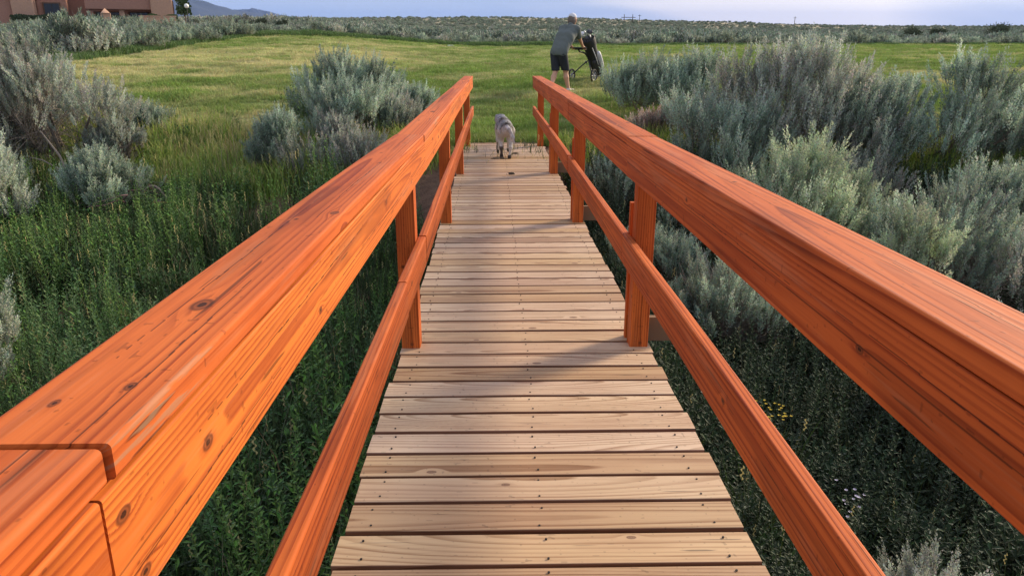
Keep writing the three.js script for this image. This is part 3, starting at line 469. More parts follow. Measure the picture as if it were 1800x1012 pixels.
// hero bushes by the bridge and on the far bank
const hero = [
  [{ seed: 1, x: 2.85, z: -14.7, w: 2.0, h: 1.38, d: 1.5, tone: 'blue', shoots: 130, shoot: 0.34, leaf: 0.036, clumps: [[-0.38, 0.50, 0.05, 0.20], [-0.18, 0.62, 0.1, 0.22], [-0.05, 0.70, -0.1, 0.22], [0.12, 0.55, 0.15, 0.2], [0.26, 0.66, 0, 0.22], [0.38, 0.78, 0.05, 0.2], [0.0, 0.4, 0.3, 0.2], [-0.28, 0.35, 0.25, 0.2], [0.3, 0.4, 0.25, 0.2]] }, 'broad blue-green sagebrush with feathery upright tips beside the golf cart'],
  [{ seed: 2, x: 4.15, z: -11.2, w: 2.7, h: 2.05, d: 1.8, tone: 'grey', shoots: 160, shoot: 0.30, leaf: 0.032, n: 14, clumps: [[-0.05, 0.86, 0, 0.2], [0.08, 0.88, 0.05, 0.17], [-0.28, 0.72, 0, 0.2], [0.25, 0.74, 0, 0.2], [-0.12, 0.66, 0.22, 0.22], [0.10, 0.60, 0.28, 0.2], [0.38, 0.52, 0.1, 0.2], [-0.4, 0.48, 0.1, 0.2], [-0.25, 0.42, 0.35, 0.2], [0.32, 0.36, 0.34, 0.2], [0.02, 0.40, 0.42, 0.2]] }, 'tallest grey sagebrush rising above the lawn edge right of the bridge'],
  [{ seed: 23, x: 5.0, z: -10.9, w: 1.7, h: 1.6, tone: 'blue', shoots: 110, shoot: 0.28, leaf: 0.032, n: 9 }, 'rounded blue-green sagebrush growing against the right flank of the tallest one'],
  [{ seed: 3, x: 2.95, z: -10.5, w: 1.5, h: 1.6, tone: 'blue', shoots: 130, shoot: 0.3, leaf: 0.03, clumps: [[-0.3, 0.76, 0, 0.24], [-0.1, 0.62, 0.2, 0.26], [0.2, 0.66, 0.1, 0.26], [0.36, 0.5, 0.2, 0.25], [-0.35, 0.4, 0.25, 0.26], [0.05, 0.36, 0.4, 0.26]] }, 'slim blue sagebrush with two raised plumes left of the tallest grey bush'],
  [{ seed: 4, x: 3.6, z: -8.9, w: 1.9, h: 2.0, tone: 'green', shoots: 120, shoot: 0.26, leaf: 0.03, n: 10 }, 'light yellow-green sagebrush standing in front of the tallest grey bush'],
  [{ seed: 5, x: 6.3, z: -11.2, w: 2.6, h: 1.75, tone: 'blue', shoots: 100, shoot: 0.28, leaf: 0.034, clumps: [[-0.2, 0.66, 0, 0.2], [0.12, 0.86, 0, 0.2], [0.24, 0.78, 0.05, 0.18], [0.42, 0.56, 0, 0.16], [-0.38, 0.5, 0.1, 0.2], [0.05, 0.55, 0.3, 0.2], [-0.1, 0.35, 0.4, 0.2], [0.3, 0.4, 0.3, 0.2]] }, 'pale-tipped sagebrush spreading toward the right edge below the lawn'],
  [{ seed: 6, x: 6.1, z: -9.2, w: 1.7, h: 1.35, tone: 'blue', shoots: 100, leaf: 0.032, n: 10 }, 'blue-green sagebrush at the right edge of the far bank'],
  [{ seed: 7, x: 4.9, z: -8.2, w: 2.5, h: 2.0, tone: 'blue', shoots: 60, twigs: 70, leaf: 0.03, n: 13 }, 'wide half-bare sagebrush tangle filling the shaded right bank'],
  [{ seed: 24, x: 5.9, z: -7.4, w: 2.2, h: 1.9, tone: 'grey', shoots: 55, twigs: 70, leaf: 0.03, n: 11 }, 'twiggy sagebrush low in the gully at the right frame edge'],
  [{ seed: 8, x: 3.95, z: -7.0, w: 0.9, h: 1.85, tone: 'green', shoots: 110, shoot: 0.2, leaf: 0.026, clumps: [[0, 0.82, 0, 0.26], [-0.2, 0.66, 0.1, 0.26], [0.2, 0.7, 0, 0.24], [0, 0.5, 0.25, 0.28], [0.15, 0.35, 0.2, 0.28]] }, 'narrow bright sagebrush spire before the dark tangle'],
  [{ seed: 9, x: 3.7, z: -5.3, w: 1.4, h: 1.6, tone: 'pale', shoots: 110, shoot: 0.17, leaf: 0.022, leafN: 12, n: 10 }, 'pale sagebrush just beyond the right handrail near the frame edge'],
  [{ seed: 10, x: 2.1, z: -6.9, w: 1.5, h: 1.75, tone: 'blue', shoots: 55, twigs: 150, shoot: 0.2, leaf: 0.026, n: 11 }, 'grey twiggy sagebrush seen under the right handrail past the first post'],
  [{ seed: 11, x: 2.06, z: -2.78, w: 0.85, h: 1.3, tone: 'silver', shoots: 120, shoot: 0.12, leaf: 0.015, leafN: 13, n: 9, twigs: 14 }, 'silver-white sagebrush in the bottom right corner near the rail'],
  [{ seed: 12, x: 1.45, z: -9.7, w: 1.0, h: 1.1, tone: 'blue', shoots: 70, twigs: 40, shoot: 0.22, leaf: 0.028, n: 8 }, 'small blue sagebrush framed between the second and third right posts'],
  [{ seed: 13, x: 2.3, z: -12.1, w: 0.8, h: 0.75, tone: 'pink', shoots: 60, twigs: 60, shoot: 0.2, leaf: 0.028, n: 8 }, 'brownish pink dying sagebrush behind the right handrail joint'],
  [{ seed: 26, x: 2.75, z: -12.0, w: 0.6, h: 0.95, tone: 'grey', shoots: 70, twigs: 50, shoot: 0.22, leaf: 0.028, n: 7 }, 'slender grey sagebrush next to the brownish pink one'],
  [{ seed: 14, x: -6.95, z: -11.3, w: 2.7, h: 2.55, d: 1.9, tone: 'grey', shoots: 100, twigs: 50, shoot: 0.2, leaf: 0.03, n: 14 }, 'large grey sagebrush with bare crooked limbs on the left bank'],
  [{ seed: 27, x: -5.9, z: -11.2, w: 1.1, h: 1.15, tone: 'grey', shoots: 70, twigs: 90, shoot: 0.15, leaf: 0.027, n: 9 }, 'half-dead sagebrush with brown twigs at the right foot of the large grey one'],
  [{ seed: 15, x: -6.2, z: -12.7, w: 0.9, h: 0.72, tone: 'blue', shoots: 90, shoot: 0.24, leaf: 0.03, n: 7 }, 'small blue-green sagebrush on the lawn edge right of the large grey one'],
  [{ seed: 16, x: -5.5, z: -9.9, w: 1.25, h: 0.98, tone: 'blue', shoots: 110, shoot: 0.22, leaf: 0.028, n: 10, lean: 0.12 }, 'rounded sagebrush leaning over the heap of dead branches'],
  [{ seed: 17, x: -6.45, z: -9.1, w: 1.0, h: 1.5, tone: 'pale', shoots: 110, shoot: 0.2, leaf: 0.027, n: 8 }, 'pale sagebrush cut by the left frame edge above the gully'],
  [{ seed: 18, x: -4.0, z: -5.0, w: 0.6, h: 1.5, tone: 'pale', shoots: 100, shoot: 0.16, leaf: 0.021, n: 9 }, 'tall pale sagebrush at the left edge close to the camera'],
  [{ seed: 19, x: -2.95, z: -13.4, w: 1.6, h: 1.5, tone: 'blue', shoots: 105, twigs: 45, shoot: 0.27, leaf: 0.032, clumps: [[-0.1, 0.85, 0, 0.22], [0.05, 0.74, 0.1, 0.22], [0.3, 0.72, 0, 0.2], [-0.32, 0.56, 0.1, 0.24], [0.36, 0.46, 0.15, 0.22], [0.0, 0.45, 0.35, 0.24], [-0.25, 0.32, 0.35, 0.22], [0.22, 0.3, 0.35, 0.22], [-0.38, 0.3, 0.2, 0.2]] }, 'big blue-grey sagebrush left of the far end of the bridge'],
  [{ seed: 20, x: -2.85, z: -15.6, w: 1.25, h: 0.82, tone: 'blue', shoots: 100, shoot: 0.3, leaf: 0.034, n: 8 }, 'feathery sagebrush on the lawn behind the big one left of the bridge'],
  [{ seed: 21, x: -1.83, z: -14.5, w: 0.85, h: 0.68, tone: 'blue', shoots: 110, shoot: 0.24, leaf: 0.032, n: 7 }, 'small sagebrush just left of the far left handrail end'],
  [{ seed: 22, x: -3.42, z: -10.9, w: 0.8, h: 1.05, tone: 'blue', shoots: 110, shoot: 0.24, leaf: 0.03, n: 8 }, 'sagebrush at the top of the bare red bank left of the bridge'],
  [{ seed: 28, x: -1.95, z: -12.4, w: 1.1, h: 0.95, tone: 'grey', shoots: 80, twigs: 50, shoot: 0.22, leaf: 0.03, n: 8 }, 'greyish sagebrush crowding the left handrail near its far end'],
  [{ seed: 29, x: -2.55, z: -11.2, w: 0.9, h: 0.9, tone: 'grey', shoots: 60, twigs: 60, shoot: 0.2, leaf: 0.028, n: 8 }, 'low sagebrush on the red bank hard against the left handrail'],[{ seed: 38, x: 1.55, z: -7.9, w: 1.0, h: 1.2, tone: 'blue', shoots: 75, twigs: 60, shoot: 0.2, leaf: 0.026, n: 8 }, 'blue-grey sagebrush close outside the right rail between the first and second posts'],
  [{ seed: 39, x: -2.55, z: -10.5, w: 1.5, h: 1.2, tone: 'grey', shoots: 80, twigs: 70, shoot: 0.22, leaf: 0.027, n: 10 }, 'grey twiggy sagebrush on the bank just left of the middle of the left handrail'],
  [{ seed: 40, x: -8.0, z: -10.9, w: 1.9, h: 1.7, tone: 'grey', shoots: 80, twigs: 50, shoot: 0.24, leaf: 0.03, n: 10 }, 'grey sagebrush mass at the left frame edge behind the pale one'],
  [{ seed: 41, x: -7.2, z: -9.9, w: 1.4, h: 1.2, tone: 'blue', shoots: 85, twigs: 40, shoot: 0.22, leaf: 0.028, n: 9 }, 'blue-grey sagebrush low at the left frame edge before the large grey one'],
  [{ seed: 30, x: -2.6, z: -12.0, w: 1.5, h: 1.3, tone: 'blue', shoots: 100, shoot: 0.24, leaf: 0.03, n: 9 }, 'blue-grey sagebrush in front of the big one left of the bridge'],
  [{ seed: 31, x: 3.6, z: -12.3, w: 1.3, h: 1.0, tone: 'grey', shoots: 90, shoot: 0.26, leaf: 0.032, n: 8 }, 'grey sagebrush filling the gap between the broad bush by the cart and the tallest one'],
  [{ seed: 32, x: 2.5, z: -9.3, w: 1.2, h: 1.15, tone: 'blue', shoots: 95, shoot: 0.24, leaf: 0.028, n: 9 }, 'blue-green sagebrush seen over the right handrail joint'],
  [{ seed: 33, x: 4.75, z: -9.9, w: 1.4, h: 1.3, tone: 'grey', shoots: 90, twigs: 50, shoot: 0.24, leaf: 0.03, n: 9 }, 'grey sagebrush below the right flank of the tallest bush'],
  [{ seed: 34, x: 7.6, z: -11.2, w: 1.6, h: 1.2, tone: 'blue', shoots: 95, shoot: 0.26, leaf: 0.032, n: 9 }, 'sagebrush against the lawn at the far right frame edge'],
  [{ seed: 36, x: -8.2, z: -12.6, w: 2.2, h: 1.7, tone: 'blue', shoots: 90, shoot: 0.26, leaf: 0.032, n: 11 }, 'blue-grey sagebrush behind the large grey one at the left frame edge'],
];
for (const [o, label] of hero) sage(o, label);

// broad-leaved plants: stems with paired oval leaves
function forbGeo(r, stems, h, leafL, pal, perStem = 22, spread = 0.1) {
  const F = new Tris();
  for (let s = 0; s < stems; s++) {
    const a = r() * 6.283, q = spread * Math.sqrt(r()), x0 = Math.cos(a) * q, z0 = Math.sin(a) * q, hh = h * (0.6 + 0.5 * r()), lx = (r() - 0.5) * 0.3 * hh, lz = (r() - 0.5) * 0.3 * hh;
    const at = t => [x0 + lx * t * t, hh * t, z0 + lz * t * t], col = pal[Math.floor(r() * pal.length)];
    F.tube([at(0), at(0.5), at(1)], 0.0035, 0.0014, 3, col.map(c => c * 0.8));
    for (let j = 0; j < perStem; j++) {
      const t = 0.12 + 0.88 * j / perStem, p = at(t), g = j * 2.4 + r(), L = leafL * (1.15 - 0.6 * t) * (0.7 + 0.6 * r()), dx = Math.cos(g), dz = Math.sin(g), up = 0.25 + 0.7 * r();
      const tip = [p[0] + dx * L, p[1] + up * L, p[2] + dz * L], m = [p[0] + dx * L * 0.5, p[1] + up * L * 0.55 + 0.08 * L, p[2] + dz * L * 0.5], w = L * 0.24, k = col.map(c => c * (0.8 + 0.4 * r()));
      F.tri(p, [m[0] - dz * w, m[1], m[2] + dx * w], tip, k); F.tri(p, tip, [m[0] + dz * w, m[1], m[2] - dx * w], k);
    }
  }
  return F.geo();
}
function tuftGeo(r, n, h, w, spread, bend, pal, seeds) {
  const F = new Tris();
  for (let i = 0; i < n; i++) {
    const a = r() * 6.283, q = spread * Math.sqrt(r()), x = Math.cos(a) * q, z = Math.sin(a) * q, hh = h * (0.5 + 0.6 * r()), b = r() * 6.283, bx = Math.cos(b) * bend * hh * r(), bz = Math.sin(b) * bend * hh * r(), g = r() * 3.14, wx = Math.cos(g) * w / 2, wz = Math.sin(g) * w / 2, c = pal[Math.floor(r() * pal.length)].map(v => v * (0.8 + 0.4 * r()));
    const A = [x - wx, 0, z - wz], B = [x + wx, 0, z + wz], M = [x + bx * 0.35 - wx * 0.8, hh * 0.6, z + bz * 0.35 - wz * 0.8], N = [x + bx * 0.35 + wx * 0.8, hh * 0.6, z + bz * 0.35 + wz * 0.8], T = [x + bx, hh * (1 - 0.2 * Math.hypot(bx, bz) / hh), z + bz];
    F.tri(A, B, N, c); F.tri(A, N, M, c); F.tri(M, N, T, c);
    if (seeds && r() < seeds) { const k = [0.52, 0.45, 0.20]; for (let j = 0; j < 5; j++) { const y = T[1] - j * 0.016, d = (j % 2 ? 1 : -1) * 0.008; F.tri([T[0], y, T[2]], [T[0] + d, y - 0.012, T[2] + d], [T[0] + d * 0.3, y - 0.024, T[2]], k); } }
  }
  return F.geo();
}
function carpet(name, label, geos, mat, spots, tone) {                  // uncountable cover
  const root = new THREE.Group(); root.name = numbered(name); tag(root, label, null, null, 'stuff'); scene.add(root);
  const by = geos.map(() => []); spots.forEach((s, i) => by[i % geos.length].push(s));
  const m = new THREE.Matrix4(), q = new THREE.Quaternion(), e = new THREE.Euler();
  geos.forEach((g, i) => {
    if (!by[i].length) return; const im = new THREE.InstancedMesh(g, mat, by[i].length); im.name = name + '_patch'; im.userData.kind = 'stuff'; im.castShadow = im.receiveShadow = true;
    by[i].forEach((s, k) => { e.set(s.tilt ?? 0, s.turn, s.roll ?? 0); m.compose(V(s.x, s.y, s.z), q.setFromEuler(e), V(s.s, s.s * (s.sy ?? 1), s.s)); im.setMatrixAt(k, m); im.setColorAt(k, s.c ?? rgb(1, 1, 1)); });
    root.add(im);
  });
  return root;
}
const inView = (x, z, pad = 1.5) => z < 1 && Math.abs(x) < -z * 0.80 + pad + 1.2;
const underBridge = (x, z) => z < 2 && z > -12.2 && x > -0.5 - 0.005 * z && x < 0.78;
{
  const r = rng(77), G = [[0.057, 0.152, 0.018], [0.082, 0.198, 0.025], [0.042, 0.112, 0.014], [0.137, 0.264, 0.037]], GB = [[0.075, 0.172, 0.041], [0.116, 0.231, 0.057], [0.055, 0.132, 0.029]], GD = [[0.022, 0.052, 0.012], [0.035, 0.07, 0.018], [0.018, 0.04, 0.010]];  // GD: weed greens darkened, shade of the right gully put into the colour
  const forbs = [], forbs2 = [], grass = [], tall = [], straw = [], dead = [], forbsR = [], spires = [];
  for (let i = 0; i < 60000; i++) {
    const x = -16 + 32 * r(), z = 1 - 17.5 * r(); if (!inView(x, z)) continue;
    const ld = lawnD(x, z); if (ld < 0.1) continue;
    const w = -z, e = edgeW(x) - w, bank = clamp(e / 5.6), y = H(x, z) - 0.03, n = fbm(x * 0.55, z * 0.55, 12), n2 = fbm(x * 0.4 + 9, z * 0.4, 3), ub = underBridge(x, z);
    if (z > -0.4 && r() < 0.6) continue;
    if (z < -11.4 && x > -1.35 && x < 1.25) continue;
    const bare = Math.exp(-Math.pow((x + 3.2) / 1.0, 2) - Math.pow((w - 9.6) / 0.9, 2)) + Math.exp(-Math.pow((x + 1.0) / 0.9, 2) - Math.pow((w - 10.0) / 1.6, 2)) + Math.exp(-Math.pow((x + 4.7) / 0.5, 2) - Math.pow((w - 6.9) / 0.6, 2));
    if (bare > 0.45 && r() < bare * 1.1) continue;
    const s = { x, y, z, turn: r() * 6.283, s: 0.75 + 0.5 * r() };
    const u = r();
    if (ub) { if (u < 0.25) grass.push({ ...s, s: s.s * 0.8 }); continue; }
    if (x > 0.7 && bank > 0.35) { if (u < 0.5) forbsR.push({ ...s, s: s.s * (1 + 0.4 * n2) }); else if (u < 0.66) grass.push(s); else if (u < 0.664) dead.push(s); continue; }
    if (x < -1.6 && x > -5.6 && z > -7.2 && z < -3.2 && bank > 0.4 && u < 0.42 * smooth(-0.15, 0.2, n + 0.12)) { spires.push({ ...s, s: s.s * (0.9 + 0.3 * n2) }); continue; }
    const sp = fbm(x * 0.45 + 20, z * 0.45, 8) + 0.25 * (x < 0 ? 1 : -0.4), hgt = 1 + 0.5 * n2; s.s *= hgt;
    if (bank > 0.45) {
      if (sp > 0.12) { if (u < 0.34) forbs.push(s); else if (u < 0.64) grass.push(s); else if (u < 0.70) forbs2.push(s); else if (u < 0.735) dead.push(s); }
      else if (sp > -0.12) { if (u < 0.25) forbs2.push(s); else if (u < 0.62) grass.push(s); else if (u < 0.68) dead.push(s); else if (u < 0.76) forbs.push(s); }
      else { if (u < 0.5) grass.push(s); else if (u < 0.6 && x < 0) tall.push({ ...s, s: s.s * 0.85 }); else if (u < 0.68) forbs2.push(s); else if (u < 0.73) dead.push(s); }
    } else {
      if (u < 0.6 * smooth(2.0 + 0.8 * n, 0.2, ld) && x < -1.8) straw.push(s); else if (u < 0.78) tall.push(s); else if (u < 0.85 + n2 * 0.2) forbs2.push(s); else if (u < 0.88) dead.push(s);
    }
  }
  carpet('green_forbs', 'deep green leafy weeds filling the gully floor on both sides', [forbGeo(r, 6, 0.66, 0.062, G, 24, 0.14), forbGeo(r, 5, 0.5, 0.05, GB, 24, 0.1), forbGeo(r, 7, 0.82, 0.038, G, 40, 0.12), forbGeo(r, 5, 0.45, 0.085, GB, 15, 0.14), forbGeo(r, 6, 0.74, 0.034, GB, 40, 0.1)], thinLeaf, forbs);
  carpet('spire_weeds', 'stand of lighter green upright leafy spires in the gully left of the bridge', [forbGeo(r, 6, 0.72, 0.042, [[0.09, 0.20, 0.05], [0.13, 0.25, 0.07], [0.07, 0.16, 0.04]], 44, 0.11), forbGeo(r, 5, 0.85, 0.04, [[0.11, 0.22, 0.07], [0.16, 0.28, 0.09], [0.08, 0.17, 0.05]], 50, 0.10)], thinLeaf, spires);
  carpet('shade_tinted_weeds', 'weeds in the deep gully right of the bridge, its shade put into their dark green', [forbGeo(r, 6, 0.6, 0.06, GD, 22, 0.14), forbGeo(r, 5, 0.45, 0.08, GD, 16, 0.12), forbGeo(r, 6, 0.75, 0.04, GD, 36, 0.12), forbGeo(r, 5, 0.5, 0.05, GD, 22, 0.12)], thinLeaf, forbsR);
  carpet('low_weeds', 'low broad-leaved weeds scattered over the gully banks', [forbGeo(r, 9, 0.28, 0.06, G, 12, 0.14), forbGeo(r, 8, 0.34, 0.05, GB, 14, 0.14)], thinLeaf, forbs2);
  carpet('dead_stems', 'dry tan weed stalks standing among the green undergrowth', [tuftGeo(r, 9, 0.6, 0.006, 0.12, 0.35, [[0.26, 0.20, 0.12], [0.20, 0.15, 0.10], [0.32, 0.26, 0.16]], 0.5)], leafMat, dead);
  const GG = [[0.028, 0.062, 0.011], [0.042, 0.082, 0.015], [0.06, 0.095, 0.02], [0.022, 0.05, 0.009]];  // grass greens lowered to carry the shade of the gully
  carpet('gully_grass', 'meadow grass in the gully, shade put into its dark green', [tuftGeo(r, 34, 0.52, 0.010, 0.16, 0.8, GG), tuftGeo(r, 30, 0.40, 0.009, 0.16, 0.9, GG), tuftGeo(r, 26, 0.66, 0.011, 0.14, 0.6, GG, 0.1)], thinLeaf, grass);
  const TG = [[0.22, 0.34, 0.04], [0.29, 0.40, 0.055], [0.15, 0.26, 0.035], [0.36, 0.41, 0.09]];
  carpet('tall_grass', 'tall green and yellow grass along the bank below the lawn', [tuftGeo(r, 30, 0.46, 0.010, 0.15, 0.7, TG, 0.1), tuftGeo(r, 26, 0.36, 0.009, 0.15, 0.8, TG, 0.06)], thinLeaf, tall);
  const ST = [[0.50, 0.44, 0.15], [0.55, 0.48, 0.19], [0.42, 0.42, 0.12], [0.30, 0.36, 0.07]];
  carpet('straw_grass', 'straw yellow seeding grass on the lawn edge at left', [tuftGeo(r, 30, 0.38, 0.006, 0.16, 0.45, ST, 0.5), tuftGeo(r, 26, 0.3, 0.006, 0.16, 0.5, ST, 0.45)], thinLeaf, straw);

  // mown lawn
  const lg = [], rough = [], LG = [[0.95, 1, 0.95], [1, 1, 1], [1.1, 1.05, 1.0], [0.85, 0.9, 0.85]];
  for (let i = 0; i < 330000 && lg.length < 120000; i++) {
    const w = 12 + 49 * Math.pow(r(), 1.9), x = (r() * 2 - 1) * (w * 0.74 + 0.6), z = -w, d = lawnD(x, z); if (d > 0) continue;
    const tn = noise(x * 1.9, z * 2.6, 4) * 0.6 + noise(x * 0.8, z * 1.1, 8) * 0.5; if (r() < -tn * 0.9) continue; const t = clamp(lawnTone(x, z) - 0.3 * tn), k = (0.8 + 0.4 * r()) * (1 + 0.3 * tn), sc = (0.85 + 0.4 * r()) * (1 + 0.55 * tn) * (w < 22 ? 1 : lerp(1, 2.2, (w - 22) / 40)) * (1 + 0.5 * smooth(-1.2, 0, d) * smooth(30, 14, w));
    lg.push({ x, y: H(x, z) + 0.005, z, turn: r() * 6.283, s: sc, sy: w < 22 ? 1 : 1 / Math.sqrt(sc), c: rgb(lerp(0.19, 0.57, t) * k, lerp(0.29, 0.54, t) * k, lerp(0.05, 0.26, t) * k) });
  }
  carpet('lawn_grass', 'mown green and yellowish fairway grass beyond the bridge', [tuftGeo(r, 22, 0.085, 0.007, 0.11, 0.9, LG), tuftGeo(r, 22, 0.07, 0.008, 0.12, 1.0, LG), tuftGeo(r, 20, 0.11, 0.007, 0.09, 0.9, LG)], thinLeaf, lg);
  // darker unmown strip along the far side of the fairway
  for (let i = 0; i < 16000; i++) { const t = r(), a = t < 0.35 ? [lerp(-14.5, 5, t / 0.35), lerp(-44, -57, t / 0.35)] : [lerp(5, 60, (t - 0.35) / 0.65), lerp(-57, -61.5, (t - 0.35) / 0.65)]; const x = a[0] + (r() - 0.5) * 2, z = a[1] - 2.6 * r(), d = lawnD(x, z); if (d < 0.15 || d > 3) continue; rough.push({ x, y: H(x, z), z, turn: r() * 6.283, s: (1 + 0.6 * r()) * (x > 4 ? 0.6 : 1), c: rgb(1, 1, 1) }); }
  for (let i = 0; i < 5000; i++) { const w = lerp(17, 44, r()), ex = w < 21.5 ? lerp(-10.0, -13.0, (w - 17) / 4.5) : w < 36 ? lerp(-13.0, -14.2, (w - 21.5) / 14.5) : -14.4, x = ex - 2.2 * r(), d = lawnD(x, -w); if (d < 0 || d > 1.8) continue; rough.push({ x, y: H(x, -w), z: -w, turn: r() * 6.283, s: 0.7 + 0.5 * r(), c: rgb(1, 1, 1) }); }
  carpet('rough_grass', 'darker uncut grass strip round the edges of the fairway', [tuftGeo(r, 26, 0.26, 0.016, 0.25, 0.6, [[0.09, 0.17, 0.04], [0.12, 0.19, 0.045], [0.07, 0.13, 0.03]])], thinLeaf, rough);
}

// ------------------------------------------------------------------ sagebrush plain and the bush line round the fairway
{
  const r = rng(501);
  const protos = []; for (let i = 0; i < 6; i++) protos.push(sageGeo({ seed: 600 + i, w: 1.9, h: 1.2, tone: ['sage', 'sage', 'grey', 'sage', 'sage', 'blue'][i], n: 11, shoots: 22, shoot: 0.24, leaf: 0.075, leafN: 4, sub: 6, twigs: 8 }));
  const rowProtos = []; for (let i = 0; i < 6; i++) rowProtos.push(sageGeo({ seed: 640 + i, w: 1.9, h: 1.2, tone: ['sage', 'sage', 'grey', 'blue', 'sage', 'sage'][i], n: 10, shoots: 20, shoot: 0.26, leaf: 0.10, leafN: 3, sub: 5, twigs: 4 }));
  let first = {};
  const place = (k, x, z, s, sy, label, group, base) => {
    let o; const y = H(x, z) - 0.08, P = base === 'a' ? protos : rowProtos;
    if (!first[base + k]) { o = thing('sagebrush', label, 'sagebrush', [x, y, z], r() * 6.28, group); part('foliage', P[k][0], sageMat, o); part('branches', P[k][1], barkMat, o); first[base + k] = o; }
    else { o = first[base + k].clone(); o.name = numbered('sagebrush'); o.position.set(x, y, z); o.rotation.y = r() * 6.28; o.userData = { label, category: 'sagebrush', group }; scene.add(o); }
    o.scale.set(s, s * sy, s);
  };
  // left of the fairway, between the lawn and the house
  for (let i = 0; i < 158; i++) {
    const t = r(), w = lerp(18.5, 47, t), ex = w < 21.5 ? lerp(-10.3, -13.2, (w - 18.5) / 3) : w < 36 ? lerp(-13.2, -14.4, (w - 21.5) / 14.5) : -14.7, x = ex - 0.15 - Math.pow(r(), 1.5) * 13;
    if (Math.abs(x) > w * 0.80 + 2 || lawnD(x, -w) < 0.25) continue;
    place(Math.floor(r() * 6), x, -w, 0.8 + 0.7 * r() * r(), 0.70 + 0.34 * r(), 'grey-green sagebrush in the thicket left of the fairway below the house', 'sagebrush thicket left of the fairway', 'a');
  }
  for (let i = 0; i < 120; i++) {
    const x = lerp(-13, 54, (i + r()) / 120), ez = x < 5 ? lerp(-45, -57, clamp((x + 14.5) / 19.5)) : lerp(-57, -61.5, (x - 5) / 55), z = ez - 3.2 - 3.5 * r(); if (lawnD(x, z) < 2.2) continue;
    const low = x > -12 && x < 2 && r() < 0.55; if (low) continue;
    place(Math.floor(r() * 6), x, z, 0.6 + 0.7 * r() * r(), 0.75 + 0.35 * r(), 'rounded sagebrush along the far side of the fairway', 'sagebrush row behind the fairway', 'b');
  }
  // the plain beyond: one mass
  const far = []; for (let i = 0; i < 4; i++) far.push(sageGeo({ seed: 700 + i, w: 1.9, h: 1.0, tone: ['sage', 'sage', 'grey', 'sage'][i], n: 8, shoots: 14, shoot: 0.28, leaf: 0.16, leafN: 3, sub: 4, twigs: 0 })[0]);
  const spots = [];
  for (let i = 0; i < 26000; i++) {
    const w = 50 * Math.pow(8.2, Math.pow(r(), 0.8)), x = (r() * 2 - 1) * (w * 0.76 + 3), z = -w; if (lawnD(x, z) < 5) continue;
    if (x < -17 && w < 50 && x > -30) { if (r() < 0.3) continue; }
    if (x < -24 && x > -62 && w > 66 && w < 96) continue;
    const s = (0.5 + 0.55 * r() + 0.25 * noise(x * 0.06, z * 0.06, 3)) * (x < -13 && w < 74 ? 0.58 : 1), k = 0.8 + 0.5 * r();
    spots.push({ x, y: H(x, z) - 0.1, z, turn: r() * 6.28, s, sy: 0.8 + 0.4 * r(), c: rgb(k, k * 0.99, k * 0.97) });
  }
  for (let i = 0; i < 900; i++) { const w = lerp(26, 66, r()), x = -lerp(17, w * 0.78 + 2, r()); if (x > -16 || lawnD(x, -w) < 3) continue; const k = 0.65 + 0.35 * r(); spots.push({ x, y: H(x, -w) - 0.1, z: -w, turn: r() * 6.28, s: 0.34 + 0.26 * r(), sy: 0.9, c: rgb(k, k, k) }); }
  carpet('sagebrush_plain', 'grey-green sagebrush plain rising to the horizon', far, leafMat, spots);
  // dark junipers standing out of the plain
  const juni = (x, z, w, h, label, seed) => {
    const rr = rng(seed), F = new Tris(), B = new Tris(), t = thing('juniper_tree', label, 'juniper', [x, H(x, z) - 0.35, z]);
    B.tube([[0, 0, 0], [0.05 * w, h * 0.4, 0.02], [0, h * 0.8, 0]], 0.12, 0.04, 6, [0.12, 0.09, 0.07]);
    for (let c = 0; c < 16; c++) {
      const a = rr() * 6.283, q = Math.sqrt(rr()), cy = lerp(0.2, 0.86, rr()), R = (0.16 + 0.1 * rr()) * w, k = (1 - 0.55 * cy) * 0.42 * w * q, C = [Math.cos(a) * k, cy * h, Math.sin(a) * k];
      B.tube([[0, C[1] * 0.7, 0], C], 0.04, 0.015, 4, [0.12, 0.09, 0.07]);
      for (let i = 0; i < 190; i++) { const d = V(rr() - 0.5, rr() - 0.4, rr() - 0.5).normalize(), m = R * (0.4 + 0.85 * rr() * rr()), p = [C[0] + d.x * m, C[1] + d.y * m, C[2] + d.z * m], s = 0.09 + 0.09 * rr(), g = 0.7 + 0.6 * rr(); F.tri([p[0] - s * 0.4, p[1], p[2] + s * (rr() - 0.5)], [p[0] + s * 0.4, p[1] + s * (rr() - 0.5), p[2]], [p[0] + d.x * s, p[1] + s, p[2] + d.z * s], [0.10 * g, 0.12 * g, 0.075 * g]); }
    }
    part('trunk', B.geo(), barkMat, t); part('crown', F.geo(), leafMat, t);
  };
  juni(-22.1, -69, 1.5, 1.05, 'dark juniper on the plain, left one of the close pair beyond the fairway', 1);
  juni(-20.2, -69, 1.4, 0.95, 'dark juniper on the plain, right one of the close pair beyond the fairway', 2);
  juni(50.2, -98, 3.2, 2.0, 'dark juniper left of its close neighbour in the pair on the right horizon', 3);
  juni(53.0, -97, 2.8, 1.9, 'reddish dark juniper right in the pair on the right horizon', 4);
  juni(62.5, -101, 4.2, 2.5, 'broad dark juniper near the right end of the horizon', 5);
  juni(67.2, -100, 4.0, 2.4, 'dark juniper cut by the right frame edge on the horizon', 6);
}

